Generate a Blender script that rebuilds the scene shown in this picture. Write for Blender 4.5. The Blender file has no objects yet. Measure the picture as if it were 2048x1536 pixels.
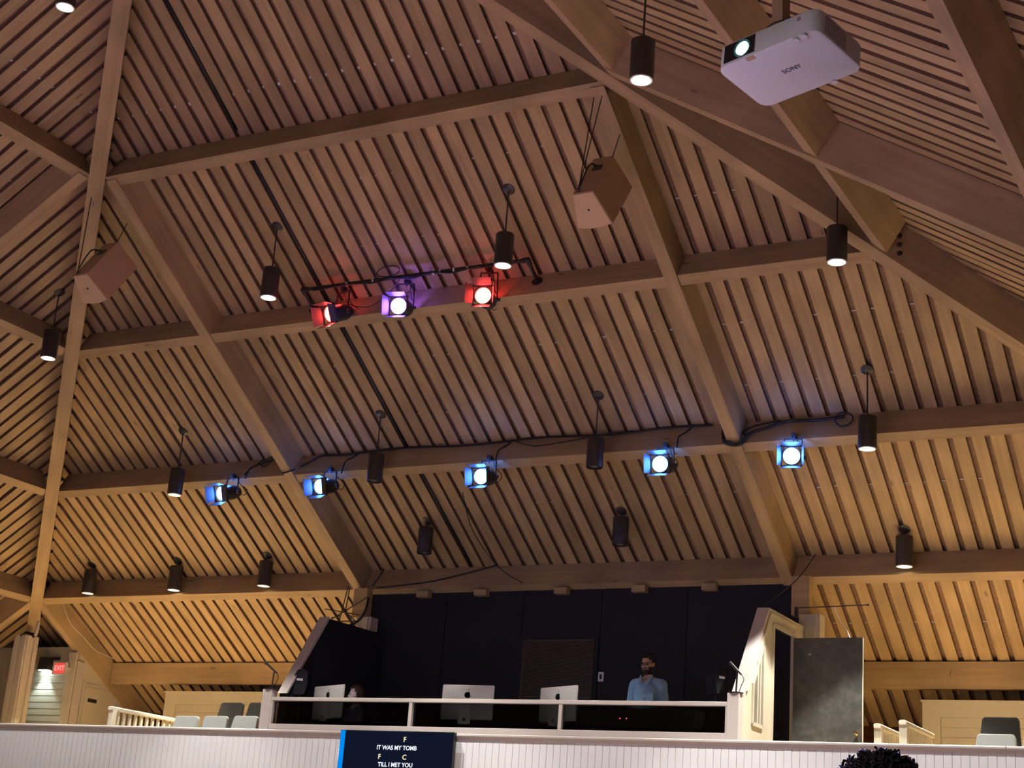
import bpy, bmesh, math, random
from mathutils import Vector, Matrix, noise
random.seed(7)
scn = bpy.context.scene
col = scn.collection
V = Vector

# ------------------------------------------------------------------ camera
FPX, YAW, PITCH, ROLL = 3131.58, math.radians(29.49), math.radians(17.859), math.radians(4.339)
ZC = 1.35                                             # eye height of the seated viewer
fwd = V((-math.sin(YAW) * math.cos(PITCH), math.cos(YAW) * math.cos(PITCH), math.sin(PITCH)))
rgt = V((math.cos(YAW), math.sin(YAW), 0))
upv = rgt.cross(fwd)
rgt2 = math.cos(ROLL) * rgt + math.sin(ROLL) * upv
upv2 = -math.sin(ROLL) * rgt + math.cos(ROLL) * upv
cam_d = bpy.data.cameras.new('camera')
cam_d.sensor_width = 36.0
cam_d.lens = FPX / 2048 * 36
cam_d.clip_end = 200
cam = bpy.data.objects.new('camera', cam_d)
col.objects.link(cam)
cam.matrix_world = Matrix(((rgt2.x, upv2.x, -fwd.x, 0), (rgt2.y, upv2.y, -fwd.y, 0), (rgt2.z, upv2.z, -fwd.z, ZC), (0, 0, 0, 1)))
scn.camera = cam

# ------------------------------------------------------------------ world, large lights, exposure
w = bpy.data.worlds.new('world'); scn.world = w; w.use_nodes = True
w.node_tree.nodes['Background'].inputs[0].default_value = (0.02, 0.02, 0.025, 1)
w.node_tree.nodes['Background'].inputs[1].default_value = 0.3
scn.view_settings.view_transform = 'Standard'
scn.view_settings.look = 'None'
scn.view_settings.gamma = 1.0
scn.view_settings.exposure = 0.0
scn.view_settings.use_curve_mapping = False
scn.cycles.use_denoising = True
scn.cycles.use_adaptive_sampling = True
scn.cycles.adaptive_threshold = 0.1
scn.cycles.adaptive_min_samples = 16
scn.cycles.max_bounces = 4
scn.cycles.diffuse_bounces = 3
scn.cycles.glossy_bounces = 2
scn.cycles.caustics_reflective = False
scn.cycles.caustics_refractive = False
scn.cycles.sample_clamp_indirect = 6.0

def lamp(name, kind, loc, energy, color, target=None, size=0.1, spot=None, blend=0.5, size_y=None, spread=None):
    l = bpy.data.lights.new(name, kind); l.energy = energy; l.color = color
    if kind == 'AREA':
        l.shape = 'RECTANGLE'; l.size = size; l.size_y = size_y or size
        if spread: l.spread = spread
    else:
        l.shadow_soft_size = size
    if kind == 'SPOT':
        l.spot_size = math.radians(spot); l.spot_blend = blend
    o = bpy.data.objects.new(name, l); col.objects.link(o); o.location = loc
    if target is not None:
        o.rotation_euler = (V(target) - V(loc)).to_track_quat('-Z', 'Y').to_euler()
    return o

WARM = (1.0, 0.83, 0.59)
NEUT = (1.0, 0.95, 0.88)
# added fill: unseen cool area light brightening the parapet front
lamp('parapet_fill', 'AREA', (-6.5, -3.2, 2.0), 60, (0.86, 0.95, 1.0), (-7.5, 14, 3.0), 8, size_y=1.6, spread=math.radians(110))
# house downlights hanging outside the picture (same fixtures as those in view)
for hx, hy, hz in ((-14.9, 11.2, 6.9), (-14.9, 7.8, 6.9), (-5.2, 7.8, 6.9), (-11.7, 4.6, 6.9), (-8.4, 4.6, 6.9),
                   (-17.6, 11.2, 5.6), (-17.6, 7.8, 5.6), (-2.4, 11.2, 5.6), (-2.4, 7.8, 5.6), (-10, 9.5, 8.6)):
    lamp('house_downlight', 'SPOT', (hx, hy, hz), 130, NEUT, (hx, hy, 0), 0.09, spot=84, blend=0.4)
for hx in (-3.2, -1.4, 0.4):
    lamp('balcony_downlight', 'SPOT', (hx, 19.43, 5.45), 750, WARM, (hx, 19.43, 0), 0.09, spot=76, blend=0.4)

# ------------------------------------------------------------------ materials
MATS = {}
def nt(name):
    m = bpy.data.materials.new(name); m.use_nodes = True
    return m, m.node_tree.nodes, m.node_tree.links, m.node_tree.nodes['Principled BSDF']
def plain(name, c, rough=0.6, metal=0.0, bump=0.0, bscale=60, var=0.0, vscale=6, spec=0.5, emit=None, estr=0):
    if name in MATS: return MATS[name]
    m, N, L, b = nt(name)
    b.inputs['Base Color'].default_value = (*c, 1); b.inputs['Roughness'].default_value = rough
    b.inputs['Metallic'].default_value = metal; b.inputs['Specular IOR Level'].default_value = spec
    tc = N.new('ShaderNodeTexCoord')
    if var:
        n = N.new('ShaderNodeTexNoise'); n.inputs['Scale'].default_value = vscale; n.inputs['Detail'].default_value = 2
        r = N.new('ShaderNodeMapRange'); r.inputs[3].default_value = 1 - var; r.inputs[4].default_value = 1 + var
        x = N.new('ShaderNodeMix'); x.data_type = 'RGBA'; x.blend_type = 'MULTIPLY'; x.inputs[0].default_value = 1
        x.inputs[6].default_value = (*c, 1)
        L.new(tc.outputs['Object'], n.inputs['Vector']); L.new(n.outputs[0], r.inputs[0]); L.new(r.outputs[0], x.inputs[7])
        L.new(x.outputs[2], b.inputs['Base Color'])
    if bump:
        n2 = N.new('ShaderNodeTexNoise'); n2.inputs['Scale'].default_value = bscale; n2.inputs['Detail'].default_value = 3
        bp = N.new('ShaderNodeBump'); bp.inputs['Strength'].default_value = bump; bp.inputs['Distance'].default_value = 0.01
        L.new(tc.outputs['Object'], n2.inputs['Vector']); L.new(n2.outputs[0], bp.inputs['Height']); L.new(bp.outputs[0], b.inputs['Normal'])
    if emit:
        b.inputs['Emission Color'].default_value = (*emit, 1); b.inputs['Emission Strength'].default_value = estr
    MATS[name] = m; return m
def wood(name, c1, c2, rough=0.65, gs=(0.5, 9, 9), rnd=0.22, knots=True):
    """grain runs along each piece's own X axis"""
    if name in MATS: return MATS[name]
    m, N, L, b = nt(name)
    tc = N.new('ShaderNodeTexCoord'); oi = N.new('ShaderNodeObjectInfo')
    off = N.new('ShaderNodeVectorMath'); off.operation = 'MULTIPLY_ADD'
    cmb = N.new('ShaderNodeCombineXYZ')
    for i in range(3): L.new(oi.outputs['Random'], cmb.inputs[i])
    off.inputs[1].default_value = (37, 53, 71)
    L.new(cmb.outputs[0], off.inputs[0]); L.new(tc.outputs['Object'], off.inputs[2])
    mp = N.new('ShaderNodeMapping'); mp.inputs['Scale'].default_value = gs
    L.new(off.outputs[0], mp.inputs['Vector'])
    n = N.new('ShaderNodeTexNoise'); n.inputs['Scale'].default_value = 2.2; n.inputs['Detail'].default_value = 3
    L.new(mp.outputs[0], n.inputs['Vector'])
    cr = N.new('ShaderNodeValToRGB'); cr.color_ramp.elements[0].position = 0.28; cr.color_ramp.elements[1].position = 0.72
    cr.color_ramp.elements[0].color = (*c1, 1); cr.color_ramp.elements[1].color = (*c2, 1)
    L.new(n.outputs[0], cr.inputs[0])
    last = cr.outputs[0]
    n3 = N.new('ShaderNodeTexNoise'); n3.inputs['Scale'].default_value = 1.3; n3.inputs['Detail'].default_value = 1
    L.new(off.outputs[0], n3.inputs['Vector'])
    r3 = N.new('ShaderNodeMapRange'); r3.inputs[1].default_value = 0.3; r3.inputs[2].default_value = 0.7; r3.inputs[3].default_value = 0.84; r3.inputs[4].default_value = 1.12
    L.new(n3.outputs[0], r3.inputs[0])
    rr = N.new('ShaderNodeMapRange'); rr.inputs[3].default_value = 1 - rnd; rr.inputs[4].default_value = 1 + rnd
    L.new(oi.outputs['Random'], rr.inputs[0])
    mu = N.new('ShaderNodeMath'); mu.operation = 'MULTIPLY'; L.new(r3.outputs[0], mu.inputs[0]); L.new(rr.outputs[0], mu.inputs[1])
    x = N.new('ShaderNodeMix'); x.data_type = 'RGBA'; x.blend_type = 'MULTIPLY'; x.inputs[0].default_value = 1
    L.new(last, x.inputs[6]); L.new(mu.outputs[0], x.inputs[7]); last = x.outputs[2]
    if knots:
        mk = N.new('ShaderNodeMapping'); mk.inputs['Scale'].default_value = (1.0, 3.2, 3.2)
        L.new(off.outputs[0], mk.inputs['Vector'])
        vo = N.new('ShaderNodeTexVoronoi'); vo.inputs['Scale'].default_value = 1.1
        L.new(mk.outputs[0], vo.inputs['Vector'])
        kr = N.new('ShaderNodeMapRange'); kr.inputs[1].default_value = 0.03; kr.inputs[2].default_value = 0.085; kr.inputs[3].default_value = 0.55; kr.inputs[4].default_value = 1.0
        L.new(vo.outputs['Distance'], kr.inputs[0])
        y = N.new('ShaderNodeMix'); y.data_type = 'RGBA'; y.blend_type = 'MULTIPLY'; y.inputs[0].default_value = 1
        L.new(last, y.inputs[6]); L.new(kr.outputs[0], y.inputs[7]); last = y.outputs[2]
    L.new(last, b.inputs['Base Color']); b.inputs['Roughness'].default_value = rough; b.inputs['Specular IOR Level'].default_value = 0.25
    MATS[name] = m; return m
def glow(name, c, s):
    if name in MATS: return MATS[name]
    m = bpy.data.materials.new(name); m.use_nodes = True
    N = m.node_tree.nodes; L = m.node_tree.links; N.clear()
    e = N.new('ShaderNodeEmission'); e.inputs[0].default_value = (*c, 1); e.inputs[1].default_value = s
    o = N.new('ShaderNodeOutputMaterial'); L.new(e.outputs[0], o.inputs[0])
    MATS[name] = m; return m

BOARD = wood('ceiling_board_wood', (0.40, 0.285, 0.145), (0.49, 0.36, 0.19), rnd=0.13)
DECK = wood('ceiling_deck_wood', (0.22, 0.135, 0.08), (0.30, 0.19, 0.115), knots=False, rnd=0.1)
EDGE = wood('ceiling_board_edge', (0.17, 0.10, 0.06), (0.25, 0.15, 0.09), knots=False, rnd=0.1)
BEAM = wood('beam_wood', (0.36, 0.255, 0.135), (0.45, 0.33, 0.18), gs=(0.35, 6, 6), rnd=0.1)
DARKWOOD = wood('dark_panel_wood', (0.06, 0.020, 0.009), (0.11, 0.038, 0.017), rnd=0.1)
SPKWOOD = plain('speaker_tan_paint', (0.46, 0.30, 0.17), 0.8, bump=0.2, bscale=140, var=0.1)
WHITE = plain('white_paint', (0.56, 0.51, 0.47), 0.5, var=0.05, vscale=3)
CREAM = plain('cream_paint', (0.64, 0.60, 0.47), 0.55, var=0.05, vscale=3)
PARA = plain('parapet_paint', (0.80, 0.82, 0.83), 0.5, var=0.04, vscale=2)
BEIGE = plain('beige_wall_paint', (0.42, 0.37, 0.27), 0.7, var=0.06)
BLACKP = plain('black_panel', (0.0042, 0.0048, 0.0115), 0.75, var=0.15)
BLACKM = plain('black_metal', (0.02, 0.019, 0.02), 0.42, metal=0.0, var=0.1)
BLACKC = plain('black_cable', (0.012, 0.012, 0.014), 0.5)
BRONZE = plain('dark_bronze', (0.035, 0.030, 0.027), 0.38, spec=0.6, var=0.1)
TRIM = plain('lamp_trim', (0.75, 0.68, 0.58), 0.35)
SEATL = plain('light_grey_fabric', (0.30, 0.32, 0.315), 0.9, bump=0.3, bscale=300)
SEATD = plain('charcoal_fabric', (0.020, 0.021, 0.022), 0.9, spec=0.1, bump=0.3, bscale=300)
FLOORM = plain('floor_carpet', (0.58, 0.44, 0.28), 0.95, var=0.1)
HALLF = plain('hall_floor', (0.24, 0.18, 0.125), 0.9, var=0.1)
SILVER = plain('silver_aluminium', (0.62, 0.61, 0.60), 0.35, metal=0.3)
BRASS = plain('brass', (0.75, 0.52, 0.2), 0.2, metal=1.0)
BOLT = plain('bolt_steel', (0.06, 0.045, 0.035), 0.5, metal=0.5)

# ------------------------------------------------------------------ helpers
class MB:
    def __init__(s): s.v = []; s.f = []
    def add(s, vs, fs):
        o = len(s.v); s.v += [V(x) for x in vs]; s.f += [tuple(i + o for i in f) for f in fs]; return s
    def box(s, c, size, M=None):
        x, y, z = (a / 2 for a in size); c = V(c)
        vs = [V((i, j, k)) for i in (-x, x) for j in (-y, y) for k in (-z, z)]
        if M is not None: vs = [M @ q for q in vs]
        return s.add([q + c for q in vs], [(0, 1, 3, 2), (4, 6, 7, 5), (0, 4, 5, 1), (2, 3, 7, 6), (0, 2, 6, 4), (1, 5, 7, 3)])
    def bb(s, a, b):
        a, b = V(a), V(b); return s.box((a + b) / 2, [abs(i) for i in (b - a)])
    def cyl(s, p0, p1, r0, r1=None, n=16, cap=True):
        p0, p1 = V(p0), V(p1); r1 = r0 if r1 is None else r1
        d = (p1 - p0).normalized(); a = d.orthogonal().normalized(); b = d.cross(a)
        vs = []
        for p, r in ((p0, r0), (p1, r1)):
            vs += [p + (a * math.cos(t) + b * math.sin(t)) * r for t in (2 * math.pi * i / n for i in range(n))]
        fs = [(i, (i + 1) % n, n + (i + 1) % n, n + i) for i in range(n)]
        if cap: fs += [tuple(range(n))[::-1], tuple(range(n, 2 * n))]
        return s.add(vs, fs)
    def tube(s, pts, r, n=8):
        pts = [V(p) for p in pts]; vs = []; fs = []; m = len(pts)
        prev = None
        for i, p in enumerate(pts):
            t = (pts[min(i + 1, m - 1)] - pts[max(i - 1, 0)]).normalized()
            a = t.orthogonal().normalized() if prev is None else (prev - t * prev.dot(t)).normalized()
            prev = a; b = t.cross(a)
            vs += [p + (a * math.cos(q) + b * math.sin(q)) * r for q in (2 * math.pi * k / n for k in range(n))]
        for i in range(m - 1):
            fs += [(i * n + k, i * n + (k + 1) % n, (i + 1) * n + (k + 1) % n, (i + 1) * n + k) for k in range(n)]
        fs += [tuple(range(n))[::-1], tuple(range((m - 1) * n, m * n))]
        return s.add(vs, fs)
    def lathe(s, prof, M=None, n=24, close=True):
        M = M or Matrix.Identity(4); vs = []; fs = []; m = len(prof)
        for r, z in prof:
            vs += [M @ V((r * math.cos(t), r * math.sin(t), z)) for t in (2 * math.pi * k / n for k in range(n))]
        for i in range(m - 1):
            fs += [(i * n + k, i * n + (k + 1) % n, (i + 1) * n + (k + 1) % n, (i + 1) * n + k) for k in range(n)]
        if close: fs += [tuple(range(n))[::-1], tuple(range((m - 1) * n, m * n))]
        return s.add(vs, fs)
    def prism(s, poly, a, b):
        """poly: list of points; extruded from offset a to offset b (vectors)"""
        n = len(poly); a, b = V(a), V(b)
        vs = [V(p) + a for p in poly] + [V(p) + b for p in poly]
        fs = [tuple(range(n))[::-1], tuple(range(n, 2 * n))] + [(i, (i + 1) % n, n + (i + 1) % n, n + i) for i in range(n)]
        return s.add(vs, fs)
    def ball(s, c, r, n=12, m=8, M=None):
        c = V(c); r = V((r, r, r)) if isinstance(r, (int, float)) else V(r); vs = []; fs = []
        for j in range(1, m):
            ph = math.pi * j / m
            for k in range(n):
                t = 2 * math.pi * k / n
                q = V((r.x * math.sin(ph) * math.cos(t), r.y * math.sin(ph) * math.sin(t), r.z * math.cos(ph)))
                vs.append((M @ q if M is not None else q) + c)
        top = len(vs); q = V((0, 0, r.z)); vs.append((M @ q if M is not None else q) + c); q = V((0, 0, -r.z)); vs.append((M @ q if M is not None else q) + c)
        for j in range(m - 2):
            fs += [(j * n + k, (j + 1) * n + k, (j + 1) * n + (k + 1) % n, j * n + (k + 1) % n) for k in range(n)]
        fs += [(top, k, (k + 1) % n) for k in range(n)]
        fs += [(top + 1, (m - 2) * n + (k + 1) % n, (m - 2) * n + k) for k in range(n)]
        return s.add(vs, fs)
    def mesh(s, name):
        me = bpy.data.meshes.new(name); me.from_pydata([tuple(v) for v in s.v], [], s.f)
        bm = bmesh.new(); bm.from_mesh(me); bmesh.ops.recalc_face_normals(bm, faces=bm.faces); bm.to_mesh(me); bm.free()
        return me
def obj(name, mb, mat, parent=None, smooth=False, bevel=0.0, kind=None):
    me = mb.mesh(name) if isinstance(mb, MB) else mb
    if mat: me.materials.append(mat)
    o = bpy.data.objects.new(name, me); col.objects.link(o)
    if parent: o.parent = parent
    if smooth:
        for p in me.polygons: p.use_smooth = True
        if smooth != 2:
            try: me.set_sharp_from_angle(angle=math.radians(40))
            except Exception: pass
    if bevel:
        b = o.modifiers.new('bevel', 'BEVEL'); b.width = bevel; b.segments = 2; b.limit_method = 'ANGLE'
    if kind: o['kind'] = kind
    return o
def tag(o, label, cat, group=None):
    o['label'] = label; o['category'] = cat
    if group: o['group'] = group
    return o
def thing(name, label, cat, loc=(0, 0, 0), rot=None, group=None):
    o = bpy.data.objects.new(name, None); col.objects.link(o); o.location = loc; o.empty_display_size = 0.1
    if rot is not None: o.rotation_euler = rot
    return tag(o, label, cat, group)
def struct(name, mb, mat, label=None, **k):
    o = obj(name, mb, mat, **k); o['kind'] = 'structure'
    if label: o['label'] = label
    return o
def stick(name, p0, p1, up, wd, ht, mat, parent=None, inv=None, z0=0.0, side=None):
    """a board or beam: own X axis along its length, p0-p1 = middle of its lower face, 'up' = towards its top"""
    p0, p1, up = V(p0), V(p1), V(up)
    x = (p1 - p0); Ln = x.length; x.normalize(); z = (up - x * up.dot(x)).normalized(); y = z.cross(x)
    mb = MB().bb((0, -wd / 2, z0), (Ln, wd / 2, z0 + ht))
    o = obj(name, mb, mat)
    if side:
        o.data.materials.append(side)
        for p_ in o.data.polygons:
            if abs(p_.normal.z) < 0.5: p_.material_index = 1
    o.matrix_world = Matrix(((x.x, y.x, z.x, p0.x), (x.y, y.y, z.y, p0.y), (x.z, y.z, z.z, p0.z), (0, 0, 0, 1)))
    if parent: o.parent = parent
    return o
def text_mesh(s, size, ext=0.001, bold=0.0):
    c = bpy.data.curves.new('t', 'FONT'); c.body = s; c.size = size; c.extrude = ext; c.offset = bold
    c.align_x = 'CENTER'; c.align_y = 'CENTER'
    o = bpy.data.objects.new('t', c); col.objects.link(o)
    dg = bpy.context.evaluated_depsgraph_get(); me = bpy.data.meshes.new_from_object(o.evaluated_get(dg))
    bpy.data.objects.remove(o); bpy.data.curves.remove(c); me.materials.clear()
    return me
def textobj(name, s, size, mat, parent, M, ext=0.001, bold=0.0):
    o = obj(name, text_mesh(s, size, ext, bold), mat, parent); o.matrix_local = M; return o
def frame(origin, x, y):
    x, y = V(x).normalized(), V(y).normalized(); z = x.cross(y)
    return Matrix(((x.x, y.x, z.x, origin[0]), (x.y, y.y, z.y, origin[1]), (x.z, y.z, z.z, origin[2]), (0, 0, 0, 1)))
def smoothpath(pts, n=6):
    pts = [V(p) for p in pts]; out = []
    for i in range(len(pts) - 1):
        p0 = pts[max(i - 1, 0)]; p1 = pts[i]; p2 = pts[i + 1]; p3 = pts[min(i + 2, len(pts) - 1)]
        for k in range(n):
            t = k / n
            out.append(0.5 * ((2 * p1) + (p2 - p0) * t + (2 * p0 - 5 * p1 + 4 * p2 - p3) * t * t + (3 * p1 - p0 - 3 * p2 + p3) * t ** 3))
    out.append(pts[-1]); return out

# ------------------------------------------------------------------ the roof: a square timber pyramid
XA, YA = -10.0442, 9.5209                             # apex in plan
AL = math.radians(31.868); TA, SA, CA = math.tan(AL), math.sin(AL), math.cos(AL)
R4, Z4 = 9.979, 4.1514 + ZC                           # fourth purlin ring
RING = {1: 3.58, 2: 5.755, 3: 7.954, 4: 9.979, 5: 11.827}
DB = 0.39                                             # depth of the beams below the boards
RAF = 3.37                                            # the rafters stand this far each side of a facet's middle
REND = 13.3                                           # eaves
FAC = {'back': (V((1, 0, 0)), V((0, 1, 0))), 'left': (V((0, 1, 0)), V((-1, 0, 0))), 'right': (V((0, 1, 0)), V((1, 0, 0))), 'front': (V((1, 0, 0)), V((0, -1, 0)))}
AP = V((XA, YA, 0))
def nrm(f): return FAC[f][1] * SA + V((0, 0, CA))
def dwn(f): return FAC[f][1] * CA - V((0, 0, SA))
def rp(f, u, r, o=0.0):
    U, D = FAC[f]
    return AP + U * u + D * r + V((0, 0, Z4 - (r - R4) * TA)) + nrm(f) * o
SIDE = {'back': 'far', 'left': 'left', 'right': 'right', 'front': 'near'}
PITCHB, BW = 0.224, 0.162
for f in ('back', 'left', 'right', 'front'):
    off = DB + 0.058; e_ = REND + 0.0; q_ = off * SA; q2 = (off + 0.08) * SA
    mb = MB().add([rp(f, 0, -q_, off), rp(f, -e_ - q_, e_, off), rp(f, e_ + q_, e_, off), rp(f, 0, -q2, off + 0.08), rp(f, -e_ - q2, e_, off + 0.08), rp(f, e_ + q2, e_, off + 0.08)],
                  [(0, 1, 2), (3, 5, 4), (0, 2, 5, 3), (1, 4, 5, 2), (0, 3, 4, 1)])
    deck = struct('ceiling', mb, DECK, label='brown timber ceiling slope on the %s side of the hall' % SIDE[f])
    if f == 'front': continue
    k = -int(REND / PITCHB)
    ph = 0.12 if f == 'back' else 0.05
    joints = MB()
    while k * PITCHB + ph < REND - 0.15:
        u = k * PITCHB + ph; k += 1
        if f == 'left' and u < -1: continue
        if f == 'right' and u < -5: continue
        r0 = max(abs(u) + 0.09 - DB * SA, 0.0)
        dz = random.uniform(-0.004, 0.004); ww = BW + random.uniform(-0.012, 0.010); du = random.uniform(-0.006, 0.006)
        stick('ceiling_board', rp(f, u + du, r0, DB + dz), rp(f, u + du, REND, DB + dz), nrm(f), ww, 0.045, BOARD, deck, side=EDGE)
        ug = u + PITCHB / 2                           # pale end joints seen in the grooves between boards
        for rj, ln in ((3.363, 0.036), (4.564, 0.015), (5.36, 0.012), (6.908, 0.017), (7.72, 0.012), (9.216, 0.014), (11.38, 0.017)):
            if rj < abs(ug) + 0.15 or random.random() < (0.04 if rj < 4 else 0.55): continue
            c = rp(f, ug, rj - off * SA + random.uniform(-0.006, 0.006), off - 0.008)
            joints.box(c, (0.06, ln * random.uniform(0.7, 1.1), 0.012), Matrix((FAC[f][0], dwn(f), nrm(f))).transposed())
    obj('board_end_joints', joints, plain('joint_white', (0.78, 0.72, 0.66), 0.6), deck, kind='stuff')

def bolts(parent, centre, axis, along, n=3, gap=0.13, r=0.028):
    for i in range(n):
        c = V(centre) + V(along) * ((i - (n - 1) / 2) * gap)
        obj('bolt', MB().cyl(c, c + V(axis) * 0.03, r, r * 0.8, 8), BOLT, parent)

ORD = {1: 'highest', 2: 'second highest', 3: 'third highest', 4: 'fourth highest', 5: 'lowest'}
PW = 0.15
def purlin(f, ring, u0, u1, label):
    r = RING[ring] + PW * 0.5 * CA
    zz = Z4 - (RING[ring] - R4) * TA - PW * 0.5 * SA
    U, D = FAC[f]
    a = AP + U * u0 + D * r; a.z = zz; b = AP + U * u1 + D * r; b.z = zz
    o = stick('purlin', a, b, nrm(f), PW, DB, BEAM)
    return tag(o, label, 'beam', 'roof purlins')
PL = {('back', 1): 'highest horizontal purlin on the far slope, joining the two hip beams',
      ('back', 2, 0): 'short purlin between the left hip beam and left rafter, second row down',
      ('back', 2, 1): 'purlin behind the red and violet stage lights on the pipe',
      ('back', 2, 2): 'short purlin meeting the right hip beam beside the star-like bright pendant',
      ('back', 3, 0): 'purlin carrying the leftmost blue stage light',
      ('back', 3, 1): 'purlin draped with black cables carrying the three middle blue stage lights',
      ('back', 3, 2): 'purlin carrying the rightmost blue stage light',
      ('back', 4, 0): 'purlin behind the three short pendants in a row at lower left',
      ('back', 4, 1): 'purlin along the top of the black booth wall',
      ('back', 4, 2): 'purlin behind the short lit pendant at lower right',
      ('back', 5, 0): 'lowest purlin above the cream knee wall on the left',
      ('back', 5, 2): 'lowest purlin above the cream knee wall on the right',
      ('left', 1): 'highest purlin of the left slope, ending at the left hip beam',
      ('left', 2): 'second purlin of the left slope, behind the pendant at the left edge',
      ('left', 3): 'third purlin of the left slope, ending low on the left hip beam',
      ('left', 4): 'lowest purlin of the left slope, just above the fluted column',
      ('right', 1): 'lavender-lit purlin of the right slope meeting the top of the right hip beam',
      ('right', 2, 0): 'purlin of the right slope running behind the projector',
      ('right', 2, 1): 'short bolted purlin between right hip beam and the right slope rafter',
      ('right', 3, 0): 'tan purlin crossing the upper right corner of the ceiling'}
for ring in (1, 2, 3, 4, 5):
    R = RING[ring]; g = 0.085; e = R - 0.08
    if ring == 1:
        purlin('back', 1, -e + 0.05, e - 0.05, PL['back', 1])
    else:
        if ring < 5: purlin('back', ring, -e, -RAF - g, PL['back', ring, 0])
        if ring < 5: purlin('back', ring, -RAF + g, RAF - g, PL['back', ring, 1])
        if ring < 5: purlin('back', ring, RAF + g, e, PL['back', ring, 2])
    if ring < 5: purlin('left', ring, -2 if ring > 1 else -e, e, PL['left', ring])
    if ring == 1: purlin('right', 1, -e, e, PL['right', 1])
    elif ring in (2, 3):
        purlin('right', ring, -RAF + g, RAF - g, PL['right', ring, 0])
        if ring == 2: purlin('right', ring, RAF + g, e, PL['right', ring, 1])
for k_, u0, u1 in ((0, -9.88, -RAF - 0.085), (2, RAF + 0.085, 9.88)):        # the lowest purlins stand plumb
    tag(stick('purlin', (XA + u0, 21.52, 2.99 + ZC), (XA + u1, 21.52, 2.99 + ZC), (0, 0, 1), 0.12, 0.365, BEAM), PL['back', 5, k_], 'beam', 'roof purlins')
RW = 0.16
def rafter(f, u, r0, label, r1=REND):
    o = stick('rafter', rp(f, u, r0, -0.02), rp(f, u, r1, -0.02), nrm(f), RW, DB + 0.02, BEAM)
    return tag(o, label, 'beam', 'roof rafters')
rafter('back', -RAF, 3.62, 'left sloping rafter of the far slope, running down to the booth')
rafter('back', RAF, 3.62, 'right sloping rafter of the far slope, beside the hanging tan loudspeaker')
rafter('left', RAF, 3.62, 'rafter of the left slope leaving the left hip beam')
rafter('right', RAF, 3.62, 'rafter of the right slope passing below the projector')
rafter('back', -9.979, 10.05, 'short bolted rafter running down behind the exit sign')
rafter('left', 9.979, 10.05, 'short rafter at the left edge above the fluted column')
def hip(sx, sy, r0, r1, label):
    d = V((sx, sy, -TA)).normalized()
    p = lambda r: AP + V((sx * r, sy * r, Z4 - (r - R4) * TA - 0.07))
    up = V((0, 0, 1)); up = (up - d * up.dot(d)).normalized()
    o = stick('hip_beam', p(r0), p(r1), up, 0.20, 0.56, BEAM)
    return tag(o, label, 'beam', 'hip beams')
hipL = hip(-1, 1, 0.0, 10.62, 'left hip beam standing steeply along the left of the ceiling')
hipR = hip(1, 1, 0.0, 12.8, 'right hip beam slanting down across the upper right of the ceiling')
# ------------------------------------------------------------------ where a sight line meets a known plane (survey of the photograph)
def sight(x, y): return rgt2 * ((x - 1024) / FPX) - upv2 * ((y - 768) / FPX) + fwd
def onY(x, y, Y): s = sight(x, y); s = s * (Y / s.y); return V((s.x, s.y, s.z + ZC))
def onX(x, y, X): s = sight(x, y); s = s * (X / s.x); return V((s.x, s.y, s.z + ZC))

# ------------------------------------------------------------------ shell of the hall
FB = 2.45                                             # balcony floor
X0, X1, Y0, Y1 = XA - REND, XA + REND, YA - REND, YA + REND
struct('floor', MB().bb((X0, Y0, -0.1), (X1, Y1, 0)), HALLF, label='light carpeted floor of the hall below the balcony')
struct('floor', MB().bb((-13.0, 0.8, 0), (-3.2, 8.2, 0.4)), plain('stage_floor', (0.62, 0.58, 0.54), 0.7), label='pale unseen stage platform placed to bounce light upward')  # unseen; set here and kept pale to bounce the stage beams upward
struct('floor', MB().bb((X0, 17.12, FB - 0.12), (X1, Y1, FB)), FLOORM, label='balcony floor behind the white parapet')
for nm, a, b in (('wall_left', (X0 - 0.1, Y0, 0), (X0, Y1, 4.0)), ('wall_right', (X1, Y0, 0), (X1 + 0.1, Y1, 4.0)), ('wall_front', (X0, Y0 - 0.1, 0), (X1, Y0, 4.0))):
    struct(nm, MB().bb(a, b), BEIGE, label='beige %s of the hall' % nm.replace('_', ' '))
bw = struct('wall_back', MB().bb((X0, Y1 - 0.12, 0), (X1, Y1, 4.0)), DARKWOOD, label='dark brown timber wall behind the balcony')
for side, xa, xb in ((0, -19.9, -13.3), (1, -6.4, -1.5)):
    x = xa
    while x < xb:
        stick('wall_panel', (x + 0.3, Y1 - 0.14, FB), (x + 0.3, Y1 - 0.14, FB + 1.35), (0, -1, 0), 0.58, 0.02, DARKWOOD, bw); x += 0.6

# parapet with vertical boards and a rounded cap
PT = 1.7806 + ZC
par = struct('wall_balcony', MB().bb((-21.5, 17.0, 0), (X1, 17.12, PT - 0.05)), PARA, label='white boarded parapet wall along the balcony edge')
x = -18.6
while x < -2.2:
    wv = 0.092
    stick('plank', (x + wv / 2, 17.0, 1.3), (x + wv / 2, 17.0, PT - 0.05), (0, -1, 0), wv - 0.005, 0.012 + random.uniform(0, 0.0015), PARA, par); x += wv
cp = MB()
prof = [(16.962, PT - 0.045), (16.95, PT - 0.03), (16.95, PT - 0.012), (16.962, PT), (17.16, PT), (17.16, PT - 0.045)]
cp.prism([(0, y, z) for y, z in prof], (-21.5, 0, 0), (-3.42, 0, 0))
cp.prism([(0, y, z) for y, z in prof], (-3.41, 0, 0), (X1, 0, 0))
obj('parapet_cap', cp, WHITE, par)
obj('cap_moulding', MB().prism([(0, 16.984, PT - 0.07), (0, 16.966, PT - 0.045), (0, 17.0, PT - 0.045), (0, 17.0, PT - 0.08)], (-21.5, 0, 0), (X1, 0, 0)), WHITE, par)

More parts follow.
